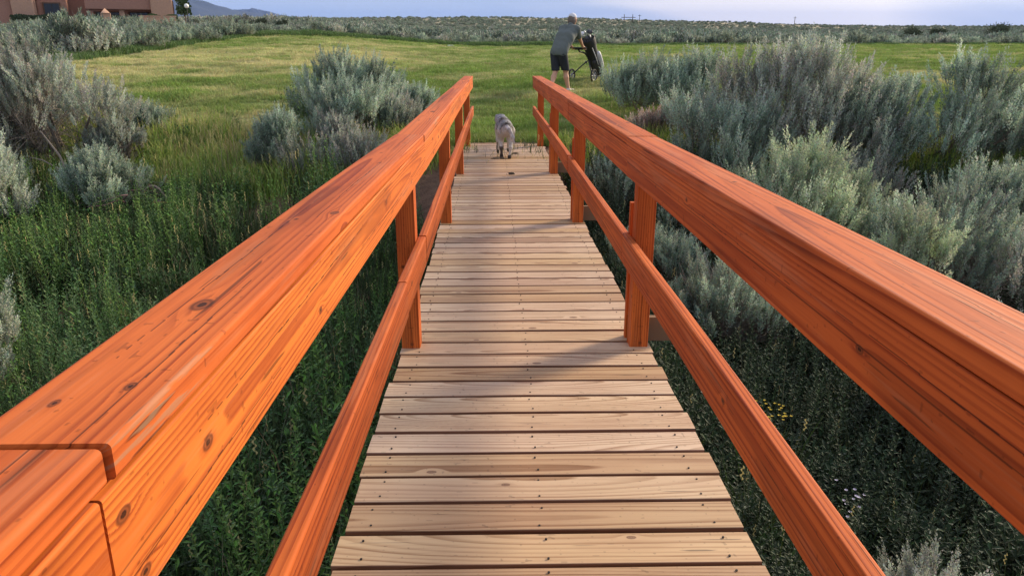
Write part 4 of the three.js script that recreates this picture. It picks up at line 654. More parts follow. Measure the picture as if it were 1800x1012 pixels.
// ------------------------------------------------------------------ single plants and litter near the bridge
{
  const r = rng(31);
  const sh = thing('leafy_shrub', 'bright green broad-leaved shrub among the sagebrush left of the bridge', 'shrub', [-3.45, H(-3.45, -12.2) - 0.05, -12.2]);
  part('foliage', forbGeo(r, 26, 0.98, 0.075, [[0.07, 0.13, 0.03], [0.09, 0.16, 0.035], [0.055, 0.105, 0.025]], 26, 0.24), thinLeaf, sh);
  const flower = (x, z, h, col, label, n) => {
    const t = thing('wildflower', label, 'wildflower', [x, H(x, z) - 0.02, z]), P = new Tris();
    part('stems', forbGeo(r, 7, h, 0.045, [[0.05, 0.09, 0.025], [0.07, 0.11, 0.03]], 14, 0.08), thinLeaf, t);
    for (let i = 0; i < n; i++) { const c = [(r() - 0.5) * 0.26, h * (0.82 + 0.25 * r()), (r() - 0.5) * 0.26]; for (let j = 0; j < 6; j++) { const a = j / 6 * 6.283, s = 0.011; P.tri(c, [c[0] + Math.cos(a) * s, c[1] + 0.004, c[2] + Math.sin(a) * s], [c[0] + Math.cos(a + 0.8) * s, c[1] + 0.004, c[2] + Math.sin(a + 0.8) * s], col); } }
    stuffPart('petal', P.geo(), leafMat, t);
  };
  flower(1.93, -4.9, 0.62, [0.55, 0.40, 0.03], 'yellow flowering weed in the gully right of the bridge', 34);
  flower(2.05, -3.95, 0.62, [0.42, 0.40, 0.55], 'pale violet flowering weed below the right handrail', 16);
  flower(-0.95, -2.3, 0.5, [0.45, 0.42, 0.55], 'pale violet flowering weed below the left handrail', 8);
  const heap = thing('dead_branches', 'tangle of bare dead branches beside the rounded sagebrush at left', 'dead branches', [-5.0, H(-5.0, -9.75), -9.75]), B = new Tris();
  for (let i = 0; i < 46; i++) { const a = r() * 6.283, x = (r() - 0.5) * 0.9, z = (r() - 0.5) * 0.5, L = 0.25 + 0.55 * r(), y = 0.05 + 0.25 * r(), e = (r() - 0.35) * 0.5; const k = [0.15, 0.115, 0.085].map(c => c * (0.6 + 0.9 * r())); B.tube([[x, y, z], [x + Math.cos(a) * L * 0.4, y + 0.10 * r() + e * L * 0.3, z + Math.sin(a) * L * 0.3], [x + Math.cos(a + 0.4) * L * 0.8, y + e * L * 0.6, z + Math.sin(a) * L * 0.5], [x + Math.cos(a + 0.8) * L, y + e * L * 0.3, z + Math.sin(a + 0.5) * L * 0.7]], 0.006 + 0.014 * r(), 0.003, 5, k); }
  const arch = []; for (let i = 0; i <= 8; i++) { const t = i / 8; arch.push([0.05 + 0.45 * t, 0.3 + 0.18 * Math.sin(t * 3.0) - 0.22 * t * t, 0.1 * t]); } B.tube(arch, 0.018, 0.009, 6, [0.2, 0.165, 0.13]);
  part('branches', B.geo(), barkMat, heap);
  const limb = thing('dead_limb', 'bare crooked dead limb standing out of the large grey sagebrush', 'dead limb', [-6.25, H(-6.25, -10.6), -10.6]), D = new Tris();
  D.tube([[0, 0, 0], [-0.12, 0.35, 0.05], [-0.2, 0.6, 0.02], [-0.42, 0.95, 0]], 0.028, 0.008, 6, [0.25, 0.21, 0.18]); D.tube([[-0.12, 0.35, 0.05], [-0.4, 0.55, 0.1], [-0.6, 0.6, 0.1]], 0.015, 0.005, 5, [0.25, 0.21, 0.18]); D.tube([[-0.1, 0.3, 0.05], [0.15, 0.4, 0.1], [0.4, 0.42, 0.1]], 0.012, 0.005, 5, [0.22, 0.18, 0.15]);
  part('branches', D.geo(), barkMat, limb);
  // dirt and weeds on the far end of the deck
  const clod = (t, a, s, label) => { const g = new THREE.IcosahedronGeometry(1, 2), p = g.attributes.position; for (let i = 0; i < p.count; i++) { const k = 1 + 0.35 * noise(p.getX(i) * 2 + t, p.getY(i) * 2, p.getZ(i) * 2); p.setXYZ(i, p.getX(i) * k * s[0], p.getY(i) * k * s[1], p.getZ(i) * k * s[2]); } g.computeVertexNormals(); const m = new THREE.Mesh(g, std([0.055, 0.04, 0.028], 0.95)); m.name = numbered('dirt_clod'); m.position.copy(S2.at(t, a, s[1] * 0.4)); m.castShadow = m.receiveShadow = true; tag(m, label, 'dirt'); scene.add(m); };
  clod(6.55, -0.02, [0.06, 0.012, 0.03], 'flat dark dirt clod left behind the dog on the deck'); clod(6.56, 0.08, [0.035, 0.016, 0.03], 'small dark dirt clod just behind the dog');
  clod(5.2, 0.18, [0.04, 0.02, 0.03], 'single dark dirt clod on the deck nearest the camera'); clod(7.05, 0.27, [0.05, 0.014, 0.04], 'dark dirt clod on the deck right of the dog'); clod(7.5, 0.22, [0.03, 0.02, 0.03], 'dark dirt lump at the dog front right paw');
  for (const [t, a, L] of [[7.2, -0.36, 'dry weeds growing over the deck edge at the far left post'], [7.75, 0.52, 'leafy weeds growing over the deck edge at the far right post']]) { const p = S2.at(t, a, 0), w = thing('deck_weed', L, 'weeds', [p.x, p.y, p.z]); part('foliage', forbGeo(r, 7, 0.10, 0.04, [[0.14, 0.15, 0.07], [0.10, 0.12, 0.05]], 8, 0.14), thinLeaf, w); }
}

// ------------------------------------------------------------------ dog
{
  const p = S2.at(6.85, 0.125, 0), dog = thing('dog', 'grey and white dog walking away over the deck toward the lawn', 'dog', [p.x, p.y, p.z], 0.10); dog.scale.set(0.92, 1, 1);
  const side = [1, 0, 0, 0.25];
  const bones = [
    [[0.0, 0.385, 0.20], [0.0, 0.39, 0.05], 0.098, 0.105], [[0, 0.39, 0.05], [0, 0.37, -0.22], 0.105, 0.125], [[0, 0.37, -0.22], [0, 0.42, -0.34], 0.12, 0.09],
    [[0, 0.42, -0.34], [-0.03, 0.45, -0.46], 0.085, 0.07], [[-0.03, 0.45, -0.46], [-0.04, 0.43, -0.54], 0.072, 0.06], [[-0.04, 0.42, -0.54], [-0.05, 0.39, -0.64], 0.042, 0.026],
    [[-0.085, 0.5, -0.45], [-0.10, 0.44, -0.46], 0.022, 0.012], [[0.02, 0.5, -0.45], [0.045, 0.44, -0.46], 0.022, 0.012],
    // hind legs: thigh, shank, hock, paw (right one pushed back)
    [[-0.065, 0.36, 0.17], [-0.08, 0.235, 0.10], 0.075, 0.046], [[-0.08, 0.235, 0.10], [-0.075, 0.145, 0.20], 0.042, 0.024], [[-0.075, 0.145, 0.20], [-0.07, 0.03, 0.165], 0.022, 0.019], [[-0.07, 0.02, 0.165], [-0.07, 0.018, 0.115], 0.022, 0.02],
    [[0.06, 0.36, 0.18], [0.07, 0.235, 0.17], 0.075, 0.046], [[0.07, 0.235, 0.17], [0.055, 0.15, 0.29], 0.042, 0.024], [[0.055, 0.15, 0.29], [0.035, 0.035, 0.30], 0.022, 0.019], [[0.035, 0.02, 0.30], [0.03, 0.018, 0.25], 0.022, 0.02],
    // fore legs: shoulder, forearm, wrist, paw
    [[-0.075, 0.33, -0.26], [-0.085, 0.20, -0.20], 0.06, 0.034], [[-0.085, 0.20, -0.20], [-0.09, 0.09, -0.22], 0.03, 0.02], [[-0.09, 0.09, -0.22], [-0.09, 0.02, -0.23], 0.019, 0.021],
    [[0.075, 0.33, -0.26], [0.085, 0.20, -0.27], 0.06, 0.034], [[0.085, 0.20, -0.27], [0.085, 0.09, -0.33], 0.03, 0.02], [[0.085, 0.09, -0.33], [0.085, 0.02, -0.36], 0.019, 0.021],
  ];
  const coat = (x, y, z) => { const n = fbm(x * 9, y * 9, z * 7, 3), f = noise(x * 70, y * 70, z * 30); const g = 0.27 + 0.2 * n + 0.10 * f, saddle = smooth(0.36, 0.46, y + 0.05 * n); const c = y < 0.055 ? [0.03, 0.026, 0.024] : y < 0.16 && noise(x * 15, y * 9, z * 9) > -0.1 ? [0.09, 0.08, 0.075] : [lerp(0.50, g * 0.95, saddle), lerp(0.48, g * 0.97, saddle), lerp(0.44, g * 1.08, saddle)].map(v => v * (1 + 0.2 * f)); return c; };
  const fur = std([1, 1, 1], 0.9, { vertexColors: true });
  part('body', tint(blob(bones, 0.035, 0.012), coat), fur, dog);
  part('tail', tint(blob([[[0.0, 0.43, 0.28], [0.03, 0.40, 0.35], 0.03, 0.03], [[0.03, 0.40, 0.35], [0.075, 0.30, 0.37], 0.03, 0.028], [[0.075, 0.30, 0.37], [0.10, 0.22, 0.38], 0.026, 0.012]], 0.02, 0.009), (x, y, z) => { const k = 0.42 + 0.25 * noise(x * 40, y * 30, z * 40); return [k, k, k * 1.03]; }), fur, dog);
  // tufts of longer fur along the back, rump and thighs
  const r = rng(8), F = new Tris(); for (let i = 0; i < 2400; i++) { const t = r(), z = lerp(0.26, -0.3, t), a = (r() - 0.5) * 3.9, R = lerp(0.096, 0.122, t), x = Math.sin(a) * R, y = 0.385 + Math.cos(a) * R, L = 0.035 + 0.03 * r(), n = noise(x * 30, y * 30, z * 14), k = (Math.cos(a) > 0.2 ? 0.28 : 0.44) + 0.2 * n + 0.08 * (r() - 0.5); F.tri([x - 0.004, y, z], [x + 0.004, y, z], [x + Math.sin(a) * 0.012, y + Math.cos(a) * 0.012 - 0.008, z + L], [k, k * 0.99, k]); }
  part('fur', F.geo(), leafMat, dog).userData.kind = 'stuff';
}

// ------------------------------------------------------------------ golfer
{
  const gx = 1.02, gz = -16.95, man = thing('person', 'golfer in grey shirt, dark shorts and white cap leaning into the push cart', 'person', [gx, H(gx, gz) - 0.02, gz]);
  const r = [0.809, 0, 0.588], h = [0.588, 0, -0.809], at = (b, s, f, y = 0) => [b[0] + r[0] * s + h[0] * f, b[1] + y, b[2] + r[2] * s + h[2] * f];
  const hip = [0, 0.88, 0], ch = [0.14, 1.155, -0.18], sh = [0.235, 1.36, -0.34], nk = [0.285, 1.43, -0.41], hd = [0.325, 1.545, -0.475];
  const shR = at(sh, 0.185, 0.02, -0.02), shL = at(sh, -0.185, 0.02, -0.02), elR = [0.475, 1.16, -0.36], wrR = [0.57, 0.985, -0.57], elL = [0.12, 1.13, -0.60], wrL = [0.33, 0.985, -0.73];
  const hipR = at(hip, 0.10, 0, -0.03), hipL = at(hip, -0.10, 0, -0.03), knR = [0.17, 0.47, -0.10], anR = [0.235, 0.09, -0.05], knL = [-0.055, 0.47, -0.06], anL = [-0.17, 0.14, 0.26];
  const fl = [...h, 0.6];
  const torso = [[at(hip, 0.06, 0), at(ch, 0.075, 0), 0.115, 0.135, fl], [at(hip, -0.06, 0), at(ch, -0.075, 0), 0.115, 0.135, fl], [at(ch, 0.075, 0), at(sh, 0.11, 0, -0.06), 0.135, 0.115, fl], [at(ch, -0.075, 0), at(sh, -0.11, 0, -0.06), 0.135, 0.115, fl], [at(sh, 0.10, 0, -0.02), shR, 0.085, 0.07], [at(sh, -0.10, 0, -0.02), shL, 0.085, 0.07]];
  const head = [[nk, at(hd, 0, 0, -0.06), 0.056, 0.056], [at(hd, 0, -0.02, 0.02), at(hd, 0, 0.015, -0.01), 0.088, 0.086], [at(hd, 0, 0.03, -0.06), at(hd, 0, 0.05, -0.085), 0.058, 0.045], [at(hd, 0, 0.085, -0.02), at(hd, 0, 0.105, -0.04), 0.016, 0.015], [at(hd, 0.083, 0, 0), at(hd, 0.09, -0.008, -0.04), 0.02, 0.013], [at(hd, -0.083, 0, 0), at(hd, -0.09, -0.008, -0.04), 0.02, 0.013]];
  const arms = [[shR, elR, 0.052, 0.042], [elR, wrR, 0.042, 0.028], [shL, elL, 0.052, 0.042], [elL, wrL, 0.042, 0.028]];
  const legs = [[hipR, knR, 0.088, 0.056], [knR, [lerp(knR[0], anR[0], 0.35) - h[0] * 0.02, 0.33, lerp(knR[2], anR[2], 0.35) - h[2] * 0.02], 0.053, 0.056], [[lerp(knR[0], anR[0], 0.35) - h[0] * 0.02, 0.33, lerp(knR[2], anR[2], 0.35) - h[2] * 0.02], anR, 0.056, 0.034], [anR, at(anR, 0, 0.13, -0.055), 0.036, 0.026],
    [hipL, knL, 0.088, 0.056], [knL, [-0.105, 0.34, 0.07], 0.053, 0.056], [[-0.105, 0.34, 0.07], anL, 0.056, 0.034], [anL, at(anL, 0, 0.12, -0.09), 0.036, 0.026]];
  const hands = [];
  for (const [w, e] of [[wrR, elR], [wrL, elL]]) {                      // palm and five fingers closed round the bar (bar runs along r)
    const pal = [w[0] + h[0] * 0.055, w[1] - 0.035, w[2] + h[2] * 0.055]; hands.push([w, pal, 0.026, 0.032]);
    for (let f = 0; f < 4; f++) { const s = (f - 1.5) * 0.021, L = [0.9, 1, 0.95, 0.8][f], a = at(pal, s, 0.022, 0.004), b = at(pal, s, 0.022 + 0.03 * L, -0.012), c = at(pal, s, 0.012 + 0.03 * L, -0.04); hands.push([a, b, 0.0098, 0.009], [b, c, 0.009, 0.008]); }
    hands.push([at(pal, w === wrR ? -0.03 : 0.03, 0, 0.0), at(pal, w === wrR ? -0.042 : 0.042, 0.03, -0.02), 0.011, 0.009]);
  }
  const skin = std([0.50, 0.27, 0.18], 0.65);
  const body = mergeGeometries([blob([...torso, ...head, ...arms, ...legs], 0.03, 0.014), blob(hands, 0.012, 0.0055)]);
  part('body', body, skin, man);
  const grow = (L, d, sc = 1) => L.map(([a, b, ra, rb, q]) => [a, b, ra * sc + d, rb * sc + d, q]);
  const drop = 0.80;                                                    // shirt hem, worn loose over the shorts
  const shirtBones = [...grow(torso, 0.018), [at(hip, 0.07, 0, -0.04), [lerp(hip[0], ch[0], 0.6) + r[0] * 0.06, lerp(hip[1], ch[1], 0.6), lerp(hip[2], ch[2], 0.6) + r[2] * 0.06], 0.138, 0.135, fl], [at(hip, -0.07, 0, -0.04), [lerp(hip[0], ch[0], 0.6) - r[0] * 0.06, lerp(hip[1], ch[1], 0.6), lerp(hip[2], ch[2], 0.6) - r[2] * 0.06], 0.138, 0.135, fl], [shR, [lerp(shR[0], elR[0], 0.8), lerp(shR[1], elR[1], 0.8), lerp(shR[2], elR[2], 0.8)], 0.078, 0.07], [shL, [lerp(shL[0], elL[0], 0.8), lerp(shL[1], elL[1], 0.8), lerp(shL[2], elL[2], 0.8)], 0.078, 0.07], [nk, at(nk, 0, -0.01, -0.04), 0.066, 0.08]];
  const shirtG = blob(shirtBones, 0.035, 0.014, (x, y, z) => { const n = 0.012 * noise(x * 14, y * 4, z * 14); return Math.max(drop - y + n, y - 1.505 - 0.3 * ((x - nk[0]) * h[0] + (z - nk[2]) * h[2]) * -1); });
  const cloth = dataTex(256, 256, (i, j, o) => { o[0] = o[1] = o[2] = 0.85 + 0.15 * noise(i * 0.9, j * 0.9, 2); });
  const shirtMat = std([0.105, 0.122, 0.118], 0.92);
  { const p = shirtG.attributes.position, nn = shirtG.attributes.normal; for (let i = 0; i < p.count; i++) { const x = p.getX(i), y = p.getY(i), z = p.getZ(i), k = 0.009 * fbm(x * 9 + y * 5, y * 5 - x * 4, z * 9, 3) * 2; p.setXYZ(i, x + nn.getX(i) * k, y, z + nn.getZ(i) * k); } shirtG.computeVertexNormals(); }
  part('shirt', shirtG, shirtMat, man);
  const shortsBones = [[at(hip, 0.06, 0), at(hip, -0.06, 0), 0.118, 0.118, fl], [hipR, [lerp(hipR[0], knR[0], 0.93), lerp(hipR[1], knR[1], 0.93), lerp(hipR[2], knR[2], 0.93)], 0.104, 0.092], [hipL, [lerp(hipL[0], knL[0], 0.93), lerp(hipL[1], knL[1], 0.93), lerp(hipL[2], knL[2], 0.93)], 0.104, 0.092]];
  part('shorts', blob(shortsBones, 0.03, 0.013, (x, y) => Math.max(0.475 - y + 0.008 * noise(x * 20, y, 1), y - 0.84)), std([0.022, 0.025, 0.036], 0.9), man);
  const shoe = (a, toe) => blob([[[a[0] - h[0] * 0.05, Math.max(0.045, a[1] - 0.05), a[2] - h[2] * 0.05], toe, 0.047, 0.042], [a, [a[0], a[1] - 0.04, a[2]], 0.043, 0.045]], 0.02, 0.01);
  part('shoe', shoe(anR, at([anR[0], 0.045, anR[2]], 0.01, 0.17)), std([0.45, 0.42, 0.40], 0.7), man);
  part('shoe', shoe(anL, at([anL[0], 0.05, anL[2]], 0, 0.15)), std([0.45, 0.42, 0.40], 0.7), man);
  part('hair', blob([[at(hd, 0.03, -0.045, -0.02), at(hd, 0.035, -0.04, -0.055), 0.062, 0.054], [at(hd, -0.03, -0.045, -0.02), at(hd, -0.035, -0.04, -0.055), 0.062, 0.054], [at(hd, 0, -0.035, 0.03), at(hd, 0, -0.03, -0.02), 0.08, 0.07]], 0.03, 0.008), std([0.16, 0.13, 0.115], 0.9), man);
  const cap = part('cap', blob([[at(hd, 0, -0.012, 0.045), at(hd, 0, 0.0, 0.035), 0.094, 0.093]], 0.01, 0.008, (x, y) => hd[1] + 0.045 - y), std([0.62, 0.62, 0.66], 0.85), man);
  part('brim', blob([[at(hd, 0, 0.06, 0.03), at(hd, 0, 0.13, 0.01), 0.072, 0.06, [0, 1, 0, 40]]], 0.01, 0.006), cap.material, cap);

  // push cart
  const A = [1.66, 0, -18.02]; A[1] = H(A[0], A[2]); const cart = thing('golf_cart', 'black three-wheeled push cart held by the golfer', 'golf cart', A);
  const at2 = (s, f, y) => [r[0] * s + h[0] * f, y, r[2] * s + h[2] * f];
  const blk = std([0.018, 0.018, 0.02], 0.45), tyre = std([0.02, 0.02, 0.022], 0.85), rimM = std([0.34, 0.34, 0.36], 0.45, { metalness: 0.5 });
  const bar = (pts, ra, name, mat = blk, par = cart, closed) => part(name, new THREE.TubeGeometry(new THREE.CatmullRomCurve3(pts.map(p => V(...p)), false, 'catmullrom', 0.2), 16, ra, 8), mat, par);
  const hy = man.position.y + 0.945 - A[1], hc = [0.465 + gx - A[0], hy, -0.69 + gz - A[2]];
  const wheel = (s, f, R) => {
    const c = at2(s, f, R), g = new THREE.Group(); g.name = 'wheel'; g.position.set(...c); g.rotation.y = Math.PI - Math.atan2(h[0], -h[2]) + Math.PI / 2; cart.add(g);
    const t = part('tyre', new THREE.TorusGeometry(R - 0.02, 0.02, 10, 32), tyre, g); const rims = [new THREE.TorusGeometry(R - 0.042, 0.007, 6, 28), new THREE.CylinderGeometry(0.022, 0.022, 0.05, 12).rotateX(Math.PI / 2)];
    for (let k = 0; k < 8; k++) { const b = new THREE.CylinderGeometry(0.007, 0.007, R - 0.05, 6); b.translate(0, (R - 0.05) / 2, 0); b.rotateZ(k / 8 * 6.283); rims.push(b); }
    part('rim', mergeGeometries(rims.map(x => x.toNonIndexed())), rimM, g);
  };
  wheel(-0.30, 0, 0.145); wheel(0.30, 0, 0.145); wheel(0, 0.74, 0.115);
  bar([at2(-0.29, 0, 0.145), at2(-0.12, 0.12, 0.34), at2(-0.02, 0.24, 0.46)], 0.015, 'wheel_arm'); bar([at2(0.29, 0, 0.145), at2(0.12, 0.12, 0.34), at2(0.02, 0.24, 0.46)], 0.015, 'wheel_arm');
  bar([at2(0, 0.72, 0.13), at2(0, 0.45, 0.33), at2(0, 0.1, 0.62), [hc[0] + h[0] * 0.1, hy - 0.08, hc[2] + h[2] * 0.1]], 0.019, 'frame_tube');
  bar([[hc[0] + h[0] * 0.1, hy - 0.08, hc[2] + h[2] * 0.1], [hc[0] + h[0] * 0.03, hy - 0.02, hc[2] + h[2] * 0.03], [hc[0], hy, hc[2]]], 0.018, 'handle_stem');
  bar([[hc[0] - r[0] * 0.26, hy, hc[2] - r[2] * 0.26], hc, [hc[0] + r[0] * 0.26, hy, hc[2] + r[2] * 0.26]], 0.017, 'handle');
  const tray = new THREE.BoxGeometry(0.24, 0.05, 0.15); tray.rotateY(-Math.atan2(h[0], -h[2])); tray.translate(hc[0] + h[0] * 0.13, hy - 0.02, hc[2] + h[2] * 0.13); part('scorecard_tray', tray, blk, cart);
  bar([at2(-0.1, 0.30, 0.42), at2(-0.13, 0.32, 0.44), at2(-0.13, 0.40, 0.40)], 0.014, 'bag_cradle'); bar([at2(-0.12, 0.66, 0.17), at2(0, 0.70, 0.14), at2(0.12, 0.66, 0.17)], 0.014, 'bag_cradle');

  // bag of clubs lying against the frame
  const b0 = at2(0.03, 0.64, 0.17), b1 = at2(0.05, 0.10, 0.96), bag = thing('golf_bag', 'black golf bag with white panel and club heads strapped on the cart', 'golf bag', [A[0] + b0[0], A[1] + b0[1], A[2] + b0[2]]);
  const ax = V(b1[0] - b0[0], b1[1] - b0[1], b1[2] - b0[2]), L = ax.length(); bag.quaternion.setFromUnitVectors(Y, ax.clone().normalize()); bag.scale.set(1.18, 1, 1.18);
  const lat = new THREE.LatheGeometry([[0.001, 0], [0.11, 0], [0.125, 0.02], [0.122, 0.2], [0.118, 0.5], [0.125, 0.72], [0.138, 0.80], [0.140, L - 0.01], [0.125, L], [0.118, L - 0.05], [0.001, L - 0.08]].map(p => new THREE.Vector2(...p)), 28);
  { const p = lat.attributes.position; for (let i = 0; i < p.count; i++) { const x = p.getX(i), y = p.getY(i), z = p.getZ(i), k = 1 + 0.05 * noise(x * 12, y * 9, z * 12); p.setXYZ(i, x * k, y, z * k * 0.9); } lat.computeVertexNormals(); }
  part('bag_body', lat, std([0.02, 0.02, 0.023], 0.6), bag);
  const pocket = (sx, sy, sz, x, y, z, m, name) => { const g = new THREE.SphereGeometry(1, 20, 14), p = g.attributes.position; for (let i = 0; i < p.count; i++) { const f = v => Math.sign(v) * Math.pow(Math.abs(v), 0.55); p.setXYZ(i, f(p.getX(i)) * sx, f(p.getY(i)) * sy, f(p.getZ(i)) * sz); } g.translate(x, y, z); g.computeVertexNormals(); part(name, g, m, bag); };
  pocket(0.05, 0.22, 0.07, 0.12, 0.36, 0.05, std([0.5, 0.5, 0.53], 0.6), 'white_panel'); pocket(0.05, 0.16, 0.08, 0.125, 0.30, -0.06, std([0.025, 0.025, 0.028], 0.6), 'pocket'); pocket(0.07, 0.14, 0.05, 0.02, 0.30, 0.12, std([0.03, 0.03, 0.034], 0.55), 'pocket');
  { const g = new THREE.TubeGeometry(new THREE.CatmullRomCurve3([V(0.03, 0.78, 0.13), V(0.05, 0.55, 0.19), V(0.06, 0.22, 0.14)]), 16, 0.009, 6); part('strap', g, std([0.42, 0.42, 0.44], 0.7), bag); }
  const rr = rng(5);
  for (let k = 0; k < 7; k++) {
    const a = k / 7 * 6.283, x = Math.cos(a) * 0.07, z = Math.sin(a) * 0.06, hL = 0.06 + 0.10 * rr(), white = k === 1 || k === 4;
    const s = new THREE.CylinderGeometry(0.006, 0.006, hL + 0.1, 6); s.translate(x, L + hL / 2 - 0.05, z);
    const wood = k % 2 === 0, hg = new THREE.SphereGeometry(1, 14, 10); hg.scale(wood ? 0.045 : 0.012, wood ? 0.032 : 0.035, wood ? 0.05 : 0.045); hg.rotateZ(0.3 * (rr() - 0.5)); hg.translate(x * 1.25, L + hL, z * 1.25);
    const club = part('club_shaft', s, std([0.4, 0.4, 0.42], 0.3, { metalness: 0.8 }), bag); part('club_head', hg, white ? std([0.62, 0.62, 0.65], 0.5) : wood ? std([0.025, 0.025, 0.028], 0.5) : std([0.4, 0.4, 0.42], 0.3, { metalness: 0.8 }), club);
  }
}

// ------------------------------------------------------------------ small things out on the fairway and the far line
{
  const g = new THREE.BoxGeometry(0.42, 0.13, 0.2, 2, 2, 2), m = thing('tee_marker', 'small white marker block lying at the far side of the fairway', 'marker', [-3.8, H(-3.8, -48), -48]); { const p = g.attributes.position; for (let i = 0; i < p.count; i++) p.setX(i, p.getX(i) * (1 - 0.25 * (p.getY(i) > 0 ? 1 : 0))); g.computeVertexNormals(); } g.translate(0, 0.08, 0); part('block', g, std([0.75, 0.75, 0.72], 0.6), m); const c = new THREE.CylinderGeometry(0.012, 0.012, 0.3, 8); c.translate(0, -0.1, 0); part('stake', c, std([0.5, 0.5, 0.48], 0.6), m);
  const py = thing('power_pylon', 'twin-pole timber power line frame on the horizon behind the golf cart', 'power pylon', [44, H(44, -297) - 0.3, -297]), wd = std([0.10, 0.085, 0.075], 0.9);
  const pole = (x, h2, ra) => { const q = new THREE.CylinderGeometry(ra * 0.7, ra, h2, 8); q.translate(x, h2 / 2, 0); return q; };
  part('pole', pole(-1.6, 3.6, 0.16), wd, py); part('pole', pole(1.6, 3.6, 0.16), wd, py); const cb = new THREE.BoxGeometry(5.4, 0.22, 0.16); cb.translate(0, 2.5, 0); part('crossarm', cb, wd, py);
  const p1 = thing('utility_pole', 'thin single pole right of the twin-pole frame on the horizon', 'utility pole', [48.2, H(48.2, -297) - 0.3, -297]); part('pole', pole(0, 3.6, 0.13), wd, p1); { const q = new THREE.BoxGeometry(1.2, 0.12, 0.12); q.translate(0, 3.2, 0); part('crossarm', q, wd, p1); }
  const p2 = thing('utility_pole', 'lone thin pole on the horizon under the bright cloud', 'utility pole', [112, H(112, -311) - 0.3, -311]); part('pole', pole(0, 4.2, 0.15), wd, p2); { const q = new THREE.BoxGeometry(1.2, 0.12, 0.12); q.translate(0, 3.7, 0); part('crossarm', q, wd, p2); }
}

